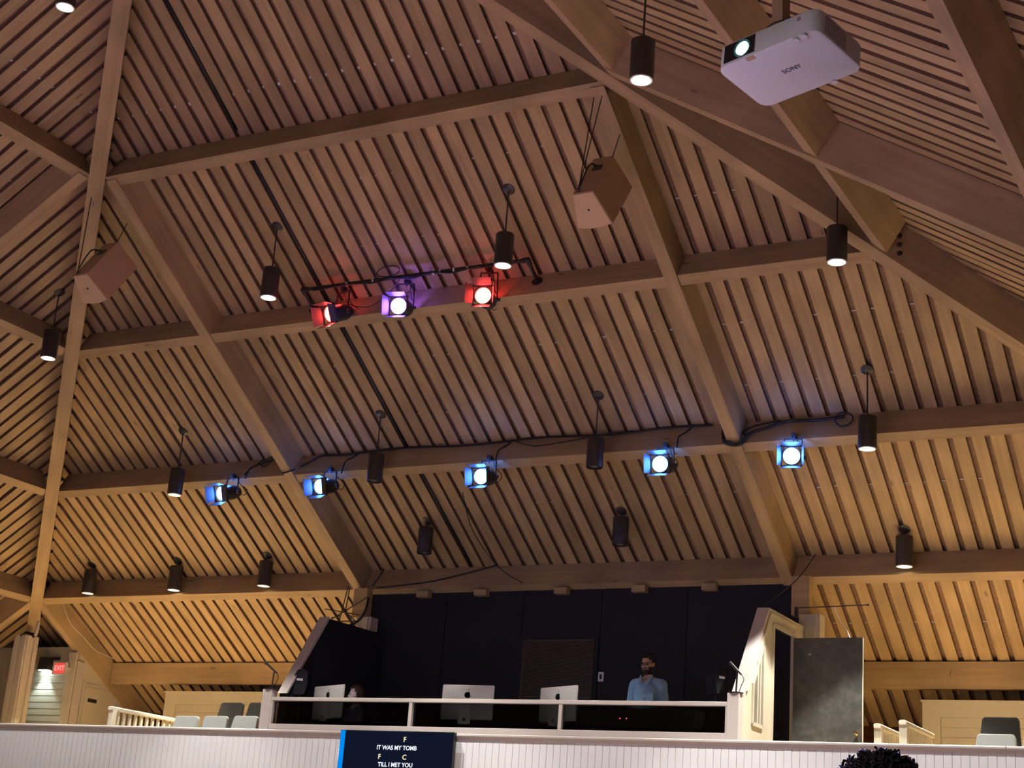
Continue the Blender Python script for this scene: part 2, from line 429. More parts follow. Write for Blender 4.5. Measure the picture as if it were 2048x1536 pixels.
# ------------------------------------------------------------------ sound booth
# front rail with smoked panes
ZR0, ZR1 = 1.80 + ZC, 2.205 + ZC
XL, XR = -12.90, -6.48
rail = thing('booth_rail', 'white booth front rail glazed with three smoked panes between two posts', 'railing', (0, 0, 0))
for a, b in ((-13.05, -12.90), (-6.49, -6.345)):
    obj('post', MB().bb((a, 16.97, PT), (b, 17.10, 2.305 + ZC)), WHITE, rail, bevel=0.006)
obj('top_rail', MB().bb((XL, 16.98, ZR1 - 0.05), (XR, 17.08, ZR1)), WHITE, rail, bevel=0.006)
obj('bottom_rail', MB().bb((XL, 16.98, PT), (XR, 17.08, PT + 0.075)), WHITE, rail, bevel=0.006)
mull = [onY(821, 1425, 17.0).x, onY(1121, 1428, 17.0).x]
for m_ in mull: obj('mullion', MB().bb((m_ - 0.024, 16.985, PT + 0.075), (m_ + 0.024, 17.075, ZR1 - 0.05)), WHITE, rail, bevel=0.004)
for a, b in ((XL, XL + 0.03), (XR - 0.03, XR)): obj('stile', MB().bb((a, 16.985, PT + 0.075), (b, 17.075, ZR1 - 0.05)), WHITE, rail)
gm, N, L, b_ = nt('smoked_glass')
N.remove(b_); t = N.new('ShaderNodeBsdfTransparent'); t.inputs[0].default_value = (0.30, 0.30, 0.31, 1)
g = N.new('ShaderNodeBsdfGlossy'); g.inputs['Roughness'].default_value = 0.03; g.inputs[0].default_value = (0.8, 0.8, 0.8, 1)
mx = N.new('ShaderNodeMixShader'); mx.inputs[0].default_value = 0.05
L.new(t.outputs[0], mx.inputs[1]); L.new(g.outputs[0], mx.inputs[2]); L.new(mx.outputs[0], N['Material Output'].inputs[0])
edges = [XL, mull[0], mull[1], XR]
for i in range(3):
    obj('glass_pane', MB().bb((edges[i], 17.03, PT + 0.07), (edges[i + 1], 17.038, ZR1 - 0.045)), gm, rail)

# black rear wall made of panels, doorway, switch
YB = 19.62
ZT = 4.165 + ZC
bwall = struct('wall_booth', MB().bb((-13.25, YB, FB), (-6.55, YB + 0.06, ZT)), BLACKP, label='black rear wall of the sound booth')
pe = [-13.24, -11.9, -10.62, -9.385, -8.1, -6.56]
for a, b in zip(pe, pe[1:]): obj('wall_panel', MB().bb((a + 0.006, YB - 0.018, FB), (b - 0.006, YB, ZT)), BLACKP, bwall)
d1 = struct('door_1', MB().bb((-10.55, YB - 0.05, FB), (-9.45, YB - 0.02, 3.36 + ZC)), None, label='dark brown veneer door in the black booth wall')
vm, N, L, b_ = nt('brown_veneer')
tc = N.new('ShaderNodeTexCoord'); mp = N.new('ShaderNodeMapping'); mp.inputs['Rotation'].default_value = (0, math.radians(42), 0); mp.inputs['Scale'].default_value = (0.9, 1, 5)
wv_ = N.new('ShaderNodeTexWave'); wv_.inputs['Scale'].default_value = 1.6; wv_.inputs['Distortion'].default_value = 7; wv_.inputs['Detail'].default_value = 3; wv_.bands_direction = 'Z'
cr = N.new('ShaderNodeValToRGB'); cr.color_ramp.elements[0].color = (0.016, 0.007, 0.006, 1); cr.color_ramp.elements[1].color = (0.045, 0.021, 0.015, 1)
L.new(tc.outputs['Object'], mp.inputs[0]); L.new(mp.outputs[0], wv_.inputs[0]); L.new(wv_.outputs[0], cr.inputs[0]); L.new(cr.outputs[0], b_.inputs['Base Color'])
b_.inputs['Roughness'].default_value = 0.55
d1.data.materials.append(vm)
JB = plain('door_edge_brown', (0.10, 0.05, 0.035), 0.5)
obj('door_stop', MB().bb((-10.565, YB - 0.055, FB), (-10.55, YB - 0.02, 3.375 + ZC)), JB, d1)
obj('door_head', MB().bb((-10.565, YB - 0.055, 3.36 + ZC), (-9.45, YB - 0.02, 3.375 + ZC)), JB, d1)
obj('casing', MB().bb((-10.68, YB - 0.04, FB), (-10.57, YB - 0.018, 3.45 + ZC)).bb((-9.445, YB - 0.04, FB), (-9.40, YB - 0.018, 3.45 + ZC)).bb((-10.57, YB - 0.04, 3.38 + ZC), (-9.445, YB - 0.018, 3.45 + ZC)), BLACKP, d1)
sw = onY(1203, 1354, YB)
s_ = thing('light_switch', 'white switch plate with dark rocker on the black booth wall', 'switch', (sw.x, YB - 0.018, sw.z))
obj('plate', MB().bb((-0.042, -0.008, -0.065), (0.042, 0, 0.065)), plain('switch_white', (0.75, 0.72, 0.78), 0.4), s_, bevel=0.003)
obj('rocker', MB().bb((-0.017, -0.013, -0.034), (0.017, -0.008, 0.034)), BLACKM, s_)
# wood blocks under the purlin
for i, (px, lab) in enumerate(((850, 'leftmost of the five'), (965, 'second from left of the five'), (1125, 'middle one of the five'), (1280, 'second from right of the five'), (1420, 'rightmost of the five'))):
    p = onY(px, 1170, 19.5)
    tag(stick('wood_block', (p.x - 0.10, 19.50, 4.005 + ZC), (p.x + 0.10, 19.50, 4.005 + ZC), (0, 0, 1), 0.12, 0.085, BEAM),
        lab + ' small wood blocks under the purlin above the black wall', 'block', 'wood blocks under the purlin')

# side walls (profile in depth and height)
def yz(pts, X): return [(X, y, z + ZC) for y, z in pts]
FBr = FB - ZC
def sidewall(name, xo, xi, label, right):
    yT, zT_, f = (17.97, 3.44, 17.16) if right else (18.12, 3.455, 17.35)
    mb = MB()
    if right:
        wy0, wy1, wz0, wzA, wzB, dy0, dy1, dz = 17.46, 17.80, 2.02, 2.47, 2.99, 18.13, 18.98, 3.29
        polys = [[(f, FBr), (wy0, FBr), (wy0, wzA), (f, 2.33)], [(f, 2.33), (wy0, wzA), (wy1, wzB), (yT, zT_)],
                 [(wy0, FBr), (wy1, FBr), (wy1, wz0), (wy0, wz0)], [(wy1, FBr), (dy0, FBr), (dy0, zT_), (yT, zT_), (wy1, wzB)],
                 [(dy0, dz), (dy1, dz), (dy1, zT_), (dy0, zT_)], [(dy1, FBr), (19.3, FBr), (19.3, zT_), (dy1, zT_)]]
    else:
        polys = [[(f, FBr), (19.6, FBr), (19.6, zT_ + 0.02), (yT, zT_), (f, 2.33)]]
    wd = (xi - xo) * 0.5
    for p in polys: mb.prism(yz(p, 0), (xo, 0, 0), (xo + wd, 0, 0))
    wl = struct(name, mb, CREAM if right else BLACKP, label=label)
    ln = MB()
    for p in polys: ln.prism(yz(p, 0), (xo + wd * 1.001, 0, 0), (xi, 0, 0))
    obj('black_lining', ln, BLACKP, wl)
    # pale capping on the slanted front edge and the top
    cpm = MB(); x_a, x_b = min(xo, xi) - 0.015, max(xo, xi) + 0.015
    z0_ = 2.30
    cpm.prism(yz([(f - 0.03, z0_), (f, z0_), (yT + 0.012, zT_ - 0.01), (yT, zT_ + 0.02), (yT - 0.025, zT_ + 0.02)], 0), (x_a, 0, 0), (x_b, 0, 0))
    obj('slanted_cap', cpm, WHITE, wl)
    if right:
        obj('top_cap', MB().bb((x_a, yT - 0.01, zT_ + ZC), (x_b, 19.25, zT_ + 0.02 + ZC)), CREAM, wl)
        t_ = MB(); xx = max(xo, xi)
        def bar(a, b, wv):
            a, b = V((xx + 0.012, a[0], a[1] + ZC)), V((xx + 0.012, b[0], b[1] + ZC)); d = (b - a).normalized(); n = d.cross(V((1, 0, 0)))
            t_.add([q + V((s, 0, 0)) for s in (-0.012, 0.012) for q in (a - n * wv, b - n * wv, b + n * wv, a + n * wv)], [(0, 1, 2, 3), (7, 6, 5, 4), (0, 4, 5, 1), (1, 5, 6, 2), (2, 6, 7, 3), (3, 7, 4, 0)])
        bar((wy0, wz0), (wy0, wzA), 0.018); bar((wy0, wzA), (wy1, wzB + 0.03), 0.018); bar((wy1, wzB + 0.03), (wy1, wz0), 0.018); bar((wy0, wz0), (wy1, wz0), 0.022)
        bar((dy0, FBr), (dy0, dz), 0.02); bar((dy0, dz), (dy1, dz), 0.02); bar((f + 0.1, 2.36), (yT + 0.03, zT_ - 0.05), 0.012); bar((yT + 0.05, zT_ - 0.04), (dy1, zT_ - 0.04), 0.015)
        obj('window_trim', t_, CREAM, wl)
        obj('shutter_slat', MB().bb((xo + 0.02, wy0 + 0.13, wz0 + ZC), (xx - 0.02, wy0 + 0.17, 2.8 + ZC)), CREAM, wl)
        obj('shutter_slat', MB().bb((xo + 0.02, wy0 + 0.22, wz0 + ZC), (xx - 0.02, wy0 + 0.26, 2.9 + ZC)), CREAM, wl)
        obj('door_jamb', MB().bb((xo - 0.0, dy1 - 0.03, FB), (xx + 0.02, dy1 + 0.03, dz + ZC)), plain('pinkish_white', (0.66, 0.55, 0.52), 0.5), wl)
        obj('hinge', MB().bb((xx + 0.005, dy1 - 0.036, 3.0 + ZC), (xx + 0.024, dy1 - 0.028, 3.1 + ZC)), plain('rust_hinge', (0.25, 0.08, 0.05), 0.5, metal=0.4), wl)
    return wl
sidewall('wall_booth_right', -6.37, -6.49, 'cream booth side wall with slanted front, window and doorway', True)
sidewall('wall_booth_left', -13.05, -12.93, 'black booth side wall with pale slanted front edge', False)
# columns beside the booth
for xa, xb, zt, lab in ((-6.44, -6.16, 3.63, 'white boxed column behind the open black door'), (-13.28, -13.02, 3.70, 'white boxed column at the back left corner of the booth')):
    c = thing('column', lab, 'column', ((xa + xb) / 2, 19.42, FB))
    wx = (xb - xa) / 2
    obj('shaft', MB().bb((-wx, -0.1, 0), (wx, 0.1, zt + ZC - FB)), CREAM if xa > -8 else WHITE, c, bevel=0.004)
    obj('fillet', MB().bb((wx * 0.45, -0.118, 0), (wx * 0.62, -0.1, zt + ZC - FB)), CREAM if xa > -8 else WHITE, c)
    obj('wood_post', MB().bb((-wx - 0.12, -0.06, zt + ZC - FB), (-wx + 0.12, 0.09, 4.14 + ZC - FB)), BEAM, c)
# open black door
dm, N, L, b_ = nt('scuffed_black_door')
tc = N.new('ShaderNodeTexCoord'); n1 = N.new('ShaderNodeTexNoise'); n1.inputs['Scale'].default_value = 5; n1.inputs['Detail'].default_value = 8; n1.inputs['Roughness'].default_value = 0.7
r1 = N.new('ShaderNodeValToRGB'); r1.color_ramp.elements[0].position = 0.45; r1.color_ramp.elements[1].position = 0.78
r1.color_ramp.elements[0].color = (0.050, 0.052, 0.046, 1); r1.color_ramp.elements[1].color = (0.13, 0.13, 0.115, 1)
vo = N.new('ShaderNodeTexVoronoi'); vo.inputs['Scale'].default_value = 3.1
mr = N.new('ShaderNodeMapRange'); mr.inputs[1].default_value = 0.035; mr.inputs[2].default_value = 0.05; mr.inputs[3].default_value = 1; mr.inputs[4].default_value = 0
mxc = N.new('ShaderNodeMix'); mxc.data_type = 'RGBA'; mxc.inputs[7].default_value = (0.6, 0.58, 0.5, 1)
L.new(tc.outputs['Object'], n1.inputs[0]); L.new(tc.outputs['Object'], vo.inputs[0]); L.new(n1.outputs[0], r1.inputs[0]); L.new(vo.outputs['Distance'], mr.inputs[0])
L.new(mr.outputs[0], mxc.inputs[0]); L.new(r1.outputs[0], mxc.inputs[6]); L.new(mxc.outputs[2], b_.inputs['Base Color']); b_.inputs['Roughness'].default_value = 0.42
d2 = struct('door_2', MB().bb((-6.33, 18.80, FB + 0.02), (-5.455, 18.845, 3.235 + ZC)), dm, label='black scuffed booth door standing open to the right')
kb = MB().lathe([(0.012, 0), (0.012, 0.03), (0.028, 0.04), (0.032, 0.055), (0.022, 0.07), (0.0, 0.072)], frame((-5.52, 18.80, 2.075 + ZC), (1, 0, 0), (0, 0, 1)), 14)
obj('knob', kb, BRASS, d2, smooth=True)
obj('latch_plate', MB().bb((-5.458, 18.81, 2.0 + ZC), (-5.452, 18.835, 2.13 + ZC)), BRASS, d2)
obj('edge_trim', MB().bb((-5.458, 18.795, FB + 0.02), (-5.448, 18.80, 3.23 + ZC)), CREAM, d2)

# ------------------------------------------------------------------ pendants
def pendant(f, u, r, drop, on, label, cone=80, edge=0.3, power=None):
    p = rp(f, u, r - DB * SA, DB)
    t = thing('pendant_light', label, 'pendant light', p, group='cylinder pendant lights')
    n = -nrm(f)
    M = frame((0, 0, 0), n.orthogonal(), n.cross(n.orthogonal()))
    obj('canopy', MB().lathe([(0.076, 0.0), (0.076, 0.012), (0.05, 0.024), (0.014, 0.03)], M, 20), BRONZE, t, smooth=True)
    h = 0.385; zb = -drop
    obj('rod', MB().cyl((0, 0, 0), (0, 0, zb + h), 0.010, n=8), BRONZE, t, smooth=True)
    R = 0.108
    obj('housing', MB().lathe([(0.012, zb + h + 0.004), (R - 0.008, zb + h + 0.004), (R, zb + h - 0.006), (R, zb + 0.004), (R - 0.006, zb), (R - 0.012, zb), (R - 0.012, zb + 0.05), (0.0, zb + 0.07)], None, 28, close=False), BRONZE, t, smooth=True)
    if on:
        obj('trim_ring', MB().lathe([(R - 0.004, zb + 0.012), (R - 0.004, zb - 0.006), (R - 0.018, zb - 0.006), (R - 0.018, zb + 0.03)], None, 28, close=False), TRIM, t, smooth=True)
    obj('lamp', MB().lathe([(0.0, zb + 0.028), (0.045, zb + 0.018), (0.075, zb + 0.03), (0.085, zb + 0.05)], None, 24, close=False), glow('lamp_glow_%s' % on, (1.0, 0.86, 0.64), {0: 0.05, 1: 6, 2: 14, 3: 30}[on]), t, smooth=True)
    if on:
        e = ({1: 1150, 2: 1350}[min(on, 2)] if r > 9 else {1: 950, 2: 1000, 3: 1350}[on])
        e = power or e
        l = lamp('pendant_beam', 'SPOT', (p.x, p.y, p.z + zb - 0.02), e, WARM if r > 9 else NEUT, (p.x, p.y, 0), 0.07, spot=cone, blend=edge)
        l.parent = t; l.matrix_parent_inverse = Matrix.Translation(-p)
    return t
LD, SD = 0.965, 0.485
pendant('left', 1.01, 1.81, LD, 3, 'bright pendant lamp cut off by the top left edge of the picture')
pendant('left', 5.09, 5.5, LD, 2, 'lit pendant hanging at the left edge beside the left hip beam')
pendant('back', -1.693, 4.91, LD, 3, 'lit pendant above the left end of the stage light pipe')
pendant('back', 1.644, 4.91, LD, 3, 'lit pendant in front of the right end of the stage light pipe')
pendant('right', 1.65, 4.80, LD, 3, 'large bright pendant to the left of the projector')
pendant('right', 5.15, 5.5, LD, 3, 'star-like bright pendant in front of the right hip beam')
pendant('back', -5.147, 7.601, LD, 1, 'long-rod pendant above the leftmost blue stage light')
pendant('back', -1.671, 7.606, LD, 0, 'unlit long-rod pendant to the right of the second blue stage light')
pendant('back', 1.631, 7.614, LD, 0, 'unlit long-rod pendant between the third and fourth blue stage lights')
pendant('back', 5.122, 7.598, LD, 2, 'long-rod pendant to the right of the rightmost blue stage light', 76, 0.14, 1150)
pendant('back', -1.872, 9.353, SD, 0, 'unlit short pendant above the left half of the black booth wall')
pendant('back', 1.23, 9.345, SD, 0, 'unlit short pendant above the right half of the black booth wall')
pendant('back', 4.96, 9.827, SD, 2, 'lit short pendant at lower right, above the open black door')
pendant('back', -8.737, 9.870, SD, 1, 'leftmost of the three short pendants in a row at lower left')
pendant('back', -6.883, 9.857, SD, 2, 'middle of the three short pendants in a row at lower left')
pendant('back', -5.061, 9.829, SD, 1, 'rightmost of the three short pendants in a row at lower left')

# ------------------------------------------------------------------ stage lights
def stage_light(lens, yaw, tilt, top, color, strength, label, group, flaps=(0.55, 0.5, 0.5, 0.55), gobo=0):
    """lens = middle of the lens; yaw 0 faces the stage (-Y); top = height of what it hangs from"""
    Rz = Matrix.Rotation(math.radians(yaw), 3, 'Z'); Rx = Matrix.Rotation(math.radians(tilt), 3, 'X')
    B = Rz @ Rx                                       # local -Y = beam direction
    c = V(lens) + B @ V((0, 0.19, 0))
    t = thing('stage_light', label, 'stage light', c, group=group)
    M4 = B.to_4x4() @ Matrix.Rotation(math.radians(90), 4, 'X')     # lathe z -> beam direction (-Y)
    obj('can', MB().lathe([(0.03, -0.17), (0.075, -0.16), (0.098, -0.10), (0.108, -0.02), (0.108, 0.20), (0.103, 0.20), (0.100, 0.17)], M4, 24, close=False), BLACKM, t, smooth=True)
    obj('back_cap', MB().lathe([(0.0, -0.185), (0.034, -0.18), (0.034, -0.15)], M4, 14, close=False), BLACKM, t, smooth=True)
    g_ = glow('lens_' + '_'.join('%d' % (q * 100) for q in color), color, strength)
    obj('lens', MB().lathe([(0.0, 0.197), (0.06, 0.193), (0.099, 0.185)], M4, 24, close=False), g_, t, smooth=True)
    fr = MB()
    for s in (-1, 1):
        fr.box(B @ V((s * 0.118, -0.205, 0)), (0.016, 0.016, 0.25), B); fr.box(B @ V((0, -0.205, s * 0.118)), (0.25, 0.016, 0.016), B)
    obj('door_frame', fr, BLACKM, t)
    for k, (ax, sg) in enumerate((('x', -1), ('x', 1), ('z', 1), ('z', -1))):
        sp = flaps[k] * 0.5
        n_ = V((sg, 0, 0)) if ax == 'x' else V((0, 0, sg)); tt = V((0, 0, 1)) if ax == 'x' else V((1, 0, 0))
        base = n_ * 0.118 + V((0, -0.212, 0)); d = (V((0, -1, 0)) * math.cos(sp) + n_ * math.sin(sp)) * 0.15
        q = [base - tt * 0.105, base + tt * 0.105, base + tt * 0.125 + d, base - tt * 0.125 + d]
        nn = (q[1] - q[0]).cross(q[3] - q[0]).normalized() * 0.002
        obj('barn_door', MB().add([B @ (a + nn) for a in q] + [B @ (a - nn) for a in q], [(0, 1, 2, 3), (7, 6, 5, 4), (0, 4, 5, 1), (1, 5, 6, 2), (2, 6, 7, 3), (3, 7, 4, 0)]), plain('barn_door_metal', (0.16, 0.16, 0.165), 0.4, metal=0.4), t)
    h = top - c.z - 0.05
    yk = MB()
    for s in (-1, 1): yk.add(*_bar(Rz @ V((s * 0.125, 0, -0.01)), Rz @ V((s * 0.105, 0.02, h)), 0.028, 0.006))
    yk.box(Rz @ V((0, 0.02, h)), (0.216, 0.03, 0.008), Rz)
    obj('yoke', yk, BLACKM, t)
    for s in (-1, 1): obj('knob', MB().cyl(Rz @ V((s * 0.125, 0, 0)), Rz @ V((s * 0.16, 0, 0)), 0.022, n=10), BLACKM, t)
    obj('clamp', MB().box((0, 0.02, h + 0.035), (0.05, 0.07, 0.07), Rz).cyl((0, 0.02, h - 0.03), (0, 0.02, h + 0.02), 0.008, n=8), BLACKM, t)
    tail = smoothpath([B @ V((0, 0.17, 0.02)), B @ V((0.02, 0.26, -0.06)), B @ V((0.08, 0.27, 0.0)), Rz @ V((0.1, 0.2, 0.1)), Rz @ V((0.06, 0.1, 0.16)), Rz @ V((0.03, 0.06, h + 0.05))], 6)
    obj('power_cord', MB().tube(tail, 0.006, 6), BLACKC, t, smooth=2)
    vl = lamp('halo_fill', 'POINT', c + V((0, -0.05, 0.17)), strength * 0.10, color, None, 0.04)   # added point light, imitates the coloured halo on the nearby wood
    sl_ = lamp('stage_beam', 'SPOT', V(lens) + B @ V((0, -0.03, 0)), 6500, BEAMC[color], (-7 + (lens[0] + 10) * 0.35, 4.6, 0.4), 0.09, spot=46, blend=0.5)
    sl_.parent = t; sl_.matrix_parent_inverse = Matrix.Translation(-c)
    vl.parent = t; vl.matrix_parent_inverse = Matrix.Translation(-c)
    return t
def _bar(a, b, wd, th):
    a, b = V(a), V(b); d = (b - a).normalized(); x = V((0, 1, 0)); x = (x - d * x.dot(d)).normalized(); y = d.cross(x)
    vs = [p + x * i * wd / 2 + y * j * th / 2 for p in (a, b) for i, j in ((-1, -1), (1, -1), (1, 1), (-1, 1))]
    return vs, [(0, 1, 2, 3)[::-1], (4, 5, 6, 7), (0, 1, 5, 4), (1, 2, 6, 5), (2, 3, 7, 6), (3, 0, 4, 7)]
BLUE = (0.06, 0.21, 1.0); RED = (1.0, 0.055, 0.045); VIO = (0.22, 0.09, 1.0)
BEAMC = {BLUE: (0.34, 0.36, 1.0), RED: (1.0, 0.22, 0.16), VIO: (0.55, 0.34, 1.0)}
GB = 'blue stage lights on the third purlin'; GR = 'stage lights on the pipe'
zb_ = Z4 + (R4 - RING[3]) * TA
for (px, py), yw, tl, lab, st in (((443, 987), -4, 18, 'blue stage light hanging to the left of the left rafter', 26),
                              ((640, 973), -2, 16, 'blue stage light hanging just right of the left rafter', 30),
                              ((962, 953), 4, 12, 'blue stage light in the middle of the purlin over the booth', 34),
                              ((1320, 928), 6, 10, 'blue stage light hanging just left of the right rafter', 34),
                              ((1583, 912), 14, 10, 'brightest blue stage light, hanging right of the right rafter', 50)):
    stage_light(onY(px, py, 17.2), yw, tl, zb_ + 0.03, BLUE, st * 1.5, lab, GB)
# pipe on flanges
zp_ = 7.156 + ZC
pa, pb = V((-11.747, 15.12, 7.164 + ZC)), V((-8.464, 15.12, 7.148 + ZC))
pp = thing('lighting_pipe', 'black iron pipe with elbows and flanges carrying red and violet lights', 'pipe', pa)
dn = dwn('back')
e1 = (V((-8.464, 15.12, 7.148 + ZC)) - pa)
obj('main_pipe', MB().tube([(0, 0, 0), e1 * 0.5, e1], 0.024, 12), BLACKM, pp, smooth=True)
for c in (V((0, 0, 0)), e1):
    obj('elbow', MB().ball(c, 0.036, 12, 8).cyl(c, c + dn * 0.07, 0.034, n=12).cyl(c, c + V((1 if c.length < 1 else -1, 0, 0)) * 0.07, 0.034, n=12), BLACKM, pp, smooth=True)
    obj('standoff', MB().cyl(c, c + dn * 0.33, 0.022, n=12), BLACKM, pp, smooth=True)
    obj('flange', MB().cyl(c + dn * 0.31, c + dn * 0.335, 0.07, n=18), BLACKM, pp, smooth=True)
for fx in (0.21, 0.33, 0.60, 0.63, 0.69, 0.75):
    c = e1 * fx; obj('tie_wrap', MB().cyl(c - V((0.012, 0, 0)), c + V((0.012, 0, 0)), 0.027, n=12), plain('white_tape', (0.7, 0.68, 0.68), 0.5), pp)
stage_light(onY(660, 628, 15.0), -12, 24, pa.z - 0.03, RED, 21, 'small red stage light at the left end of the pipe', GR)
stage_light(onY(797, 612, 15.0), 14, 14, pa.z - 0.03, VIO, 60, 'violet stage light in the middle of the pipe', GR)
stage_light(onY(966, 591, 15.0), 15, 6, pa.z - 0.03, RED, 26, 'red stage light at the right of the pipe, barn doors wide open', GR, flaps=(0.9, 0.7, 0.9, 0.9))
def cable(pts, r, label, cat='cable', name='cable', mat=None, n=6, group='cables'):
    o = obj(name, MB().tube(smoothpath(pts, n), r, 6), mat or BLACKC, smooth=2); return tag(o, label, cat, group)
jit = lambda a: random.uniform(-a, a)
# loops on the pipe
cable([pa + e1 * t + V((0, -0.03 + 0.02 * math.sin(t * 40), -0.03 + 0.015 * math.cos(t * 31))) for t in [i / 22 for i in range(1, 21)]], 0.011, 'black cable bundle wound along the stage light pipe')
cable([pa + e1 * 0.44 + V((0.17 * math.cos(a) - 0.12, -0.04, 0.08 + 0.07 * math.sin(a))) for a in [i * 0.55 for i in range(12)]], 0.007, 'thin cable loop standing above the violet stage light')
cable([pa + e1 * 0.19 + V((0, 0, -0.02)), pa + e1 * 0.2 + V((0.05, 0.02, -0.25)), pa + e1 * 0.29 + V((0.05, 0.05, -0.33)), pa + e1 * 0.36 + V((0.1, 0.03, -0.22)), pa + e1 * 0.42 + V((0.1, 0, -0.03))], 0.006, 'thin cable drooping between red and violet stage lights')
# cables along the third purlin
def face3(u, o, out=0.02): return rp('back', u, RING[3] - out, o)
pts = [face3(-3.2, 0.10, 0.05), face3(-3.1, 0.22, 0.03)]
u = -2.95
while u < 3.15:
    pts.append(face3(u, 0.345 + 0.02 * math.sin(u * 3.1) + jit(0.008), 0.025)); u += 0.35
cable(pts, 0.014, 'black cable running along the purlin above the three middle blue stage lights')
cable([face3(0.15, 0.36), face3(0.4, 0.22, 0.04), face3(0.62, 0.18, 0.04), face3(1.0, 0.24, 0.03), face3(1.5, 0.33), face3(1.9, 0.36)], 0.008, 'thin cable swagging down the purlin behind an unlit pendant')
for px, py, lab in ((490, 955, 'leftmost blue stage light'), (682, 945, 'second blue stage light'), (990, 920, 'middle blue stage light'), (1352, 893, 'blue stage light left of the right rafter')):
    q = onY(px, py, 17.4); uu = q.x - XA
    cable([(q.x + 0.02, 17.38, q.z - 0.02), face3(uu + 0.0, 0.12, 0.06), face3(uu + 0.05, 0.24, 0.03), face3(uu + 0.1, 0.35, 0.02)], 0.010, 'short cable dropping to the ' + lab)
cable([face3(-4.15, 0.0, 0.05), face3(-4.12, 0.16, 0.04), face3(-3.95, 0.25, 0.04), face3(-3.75, 0.33, 0.03), face3(-3.46, 0.35, 0.02)], 0.010, 'cable running left of the left rafter to the first blue stage light')
cc = face3(-3.88, 0.26, 0.05)
cable([cc + V((0.09 * math.cos(a), 0.02 * math.sin(a), 0.06 * math.sin(a) + 0.04 * math.cos(a))) for a in [i * 0.6 for i in range(23)]], 0.008, 'small coil of cable beside the left rafter')
# tangle round the right rafter
cable([face3(3.16, 0.3, 0.03), face3(3.2, 0.12, 0.05), rp('back', 3.27, RING[3] - 0.06, -0.05), rp('back', 3.37, RING[3] - 0.03, -0.07), rp('back', 3.48, RING[3] - 0.03, -0.05), face3(3.55, 0.1, 0.05), face3(3.75, 0.2, 0.04), face3(4.0, 0.3, 0.03), face3(4.4, 0.29, 0.03), face3(4.7, 0.31, 0.03)], 0.020, 'thick cable bundle wrapped under the right rafter')
cable([rp('back', 3.30, RING[3] - 0.07, -0.04), rp('back', 3.42, RING[3] - 0.05, -0.06), face3(3.52, 0.03, 0.06), face3(3.46, 0.14, 0.05), face3(3.6, 0.24, 0.05), face3(3.9, 0.33, 0.03)], 0.012, 'second thinner cable looping round the right rafter')
cc = face3(4.72, 0.22, 0.06)
cable([cc + V((0.11 * math.cos(a), 0.01 * math.sin(2 * a), 0.085 * math.sin(a))) for a in [i * 0.6 for i in range(32)]], 0.010, 'coil of cable above the brightest blue stage light')
cable([rp('back', -3.2, RING[3] - 0.1, -0.02), rp('back', -3.37, RING[3] - 0.08, -0.05), rp('back', -3.46, RING[3] - 0.06, -0.02), face3(-3.46, 0.05, 0.05)], 0.011, 'short cable passing under the left rafter')
# black conduit in a groove between the boards
cable([rp('back', -1.53, r, DB - 0.004) for r in (1.7, 3.5)], 0.022, 'black conduit between boards above the highest purlin', 'conduit', 'conduit', n=1, group='black conduit')
cable([rp('back', -1.53, r, DB - 0.004) for r in (3.74, 5.74)], 0.022, 'black conduit running up the boards to the left of the pipe', 'conduit', 'conduit', n=1, group='black conduit')
cable([rp('back', -1.53, r, DB - 0.004) for r in (5.92, 7.93)], 0.022, 'black conduit on the boards beside the left unlit long-rod pendant', 'conduit', 'conduit', n=1, group='black conduit')
cable([rp('back', -1.53, r, DB - 0.004) for r in (8.12, 9.96)], 0.022, 'black conduit on the boards beside the left unlit short pendant', 'conduit', 'conduit', n=1, group='black conduit')
# thin wire from the third to the fourth purlin and along the booth wall top
cable([onY(925, 985, 17.9), onY(945, 1060, 18.6), onY(995, 1132, 19.3), onY(1045, 1166, 19.5)], 0.007, 'thin black wire hanging from the boards to the top of the booth wall')
cable([onY(752, 1176, 19.4), onY(850, 1165, 19.42), onY(920, 1150, 19.44), onY(995, 1130, 19.46)], 0.012, 'black cable slanting across the purlin over the booth wall')
cable([onY(745, 1172, 19.3), onY(760, 1152, 19.3), onY(768, 1138, 19.32)], 0.014, 'short black cable in the corner of the left rafter and booth purlin')
# ------------------------------------------------------------------ bolt heads at the joints
def bolt_row(name_parent, pts, axis):
    for p in pts:
        obj('bolt', MB().cyl(p, V(p) + V(axis) * 0.03, 0.03, 0.022, 8), BOLT, name_parent)
def on_parent(o, world_pts): 
    return [o.matrix_world.inverted() @ V(p) for p in world_pts]
bpy.context.view_layer.update()
def hip_bolts(h, sx, r, face, zs, label=None):
    """bolt heads on the side of a hip beam; face = unit vector out of that side"""
    base = AP + V((sx * r, r, Z4 - (r - R4) * TA - 0.07))
    w = V(face) * 0.10
    pts = on_parent(h, [base + w + V((0, 0, z)) for z in zs])
    ax = h.matrix_world.inverted().to_3x3() @ V(face)
    bolt_row(h, pts, ax)
s2 = math.sqrt(0.5)
hip_bolts(hipL, -1, 3.40, (s2, s2, 0), (0.12, 0.25, 0.38)); hip_bolts(hipL, -1, 10.12, (s2, s2, 0), (0.05, 0.18, 0.31))
hip_bolts(hipL, -1, 10.12, (-s2, -s2, 0), (0.05, 0.18, 0.31))
hip_bolts(hipR, 1, 5.9, (s2, -s2, 0), (0.12, 0.22, 0.32)); hip_bolts(hipR, 1, 3.4, (s2, -s2, 0), (0.15,))

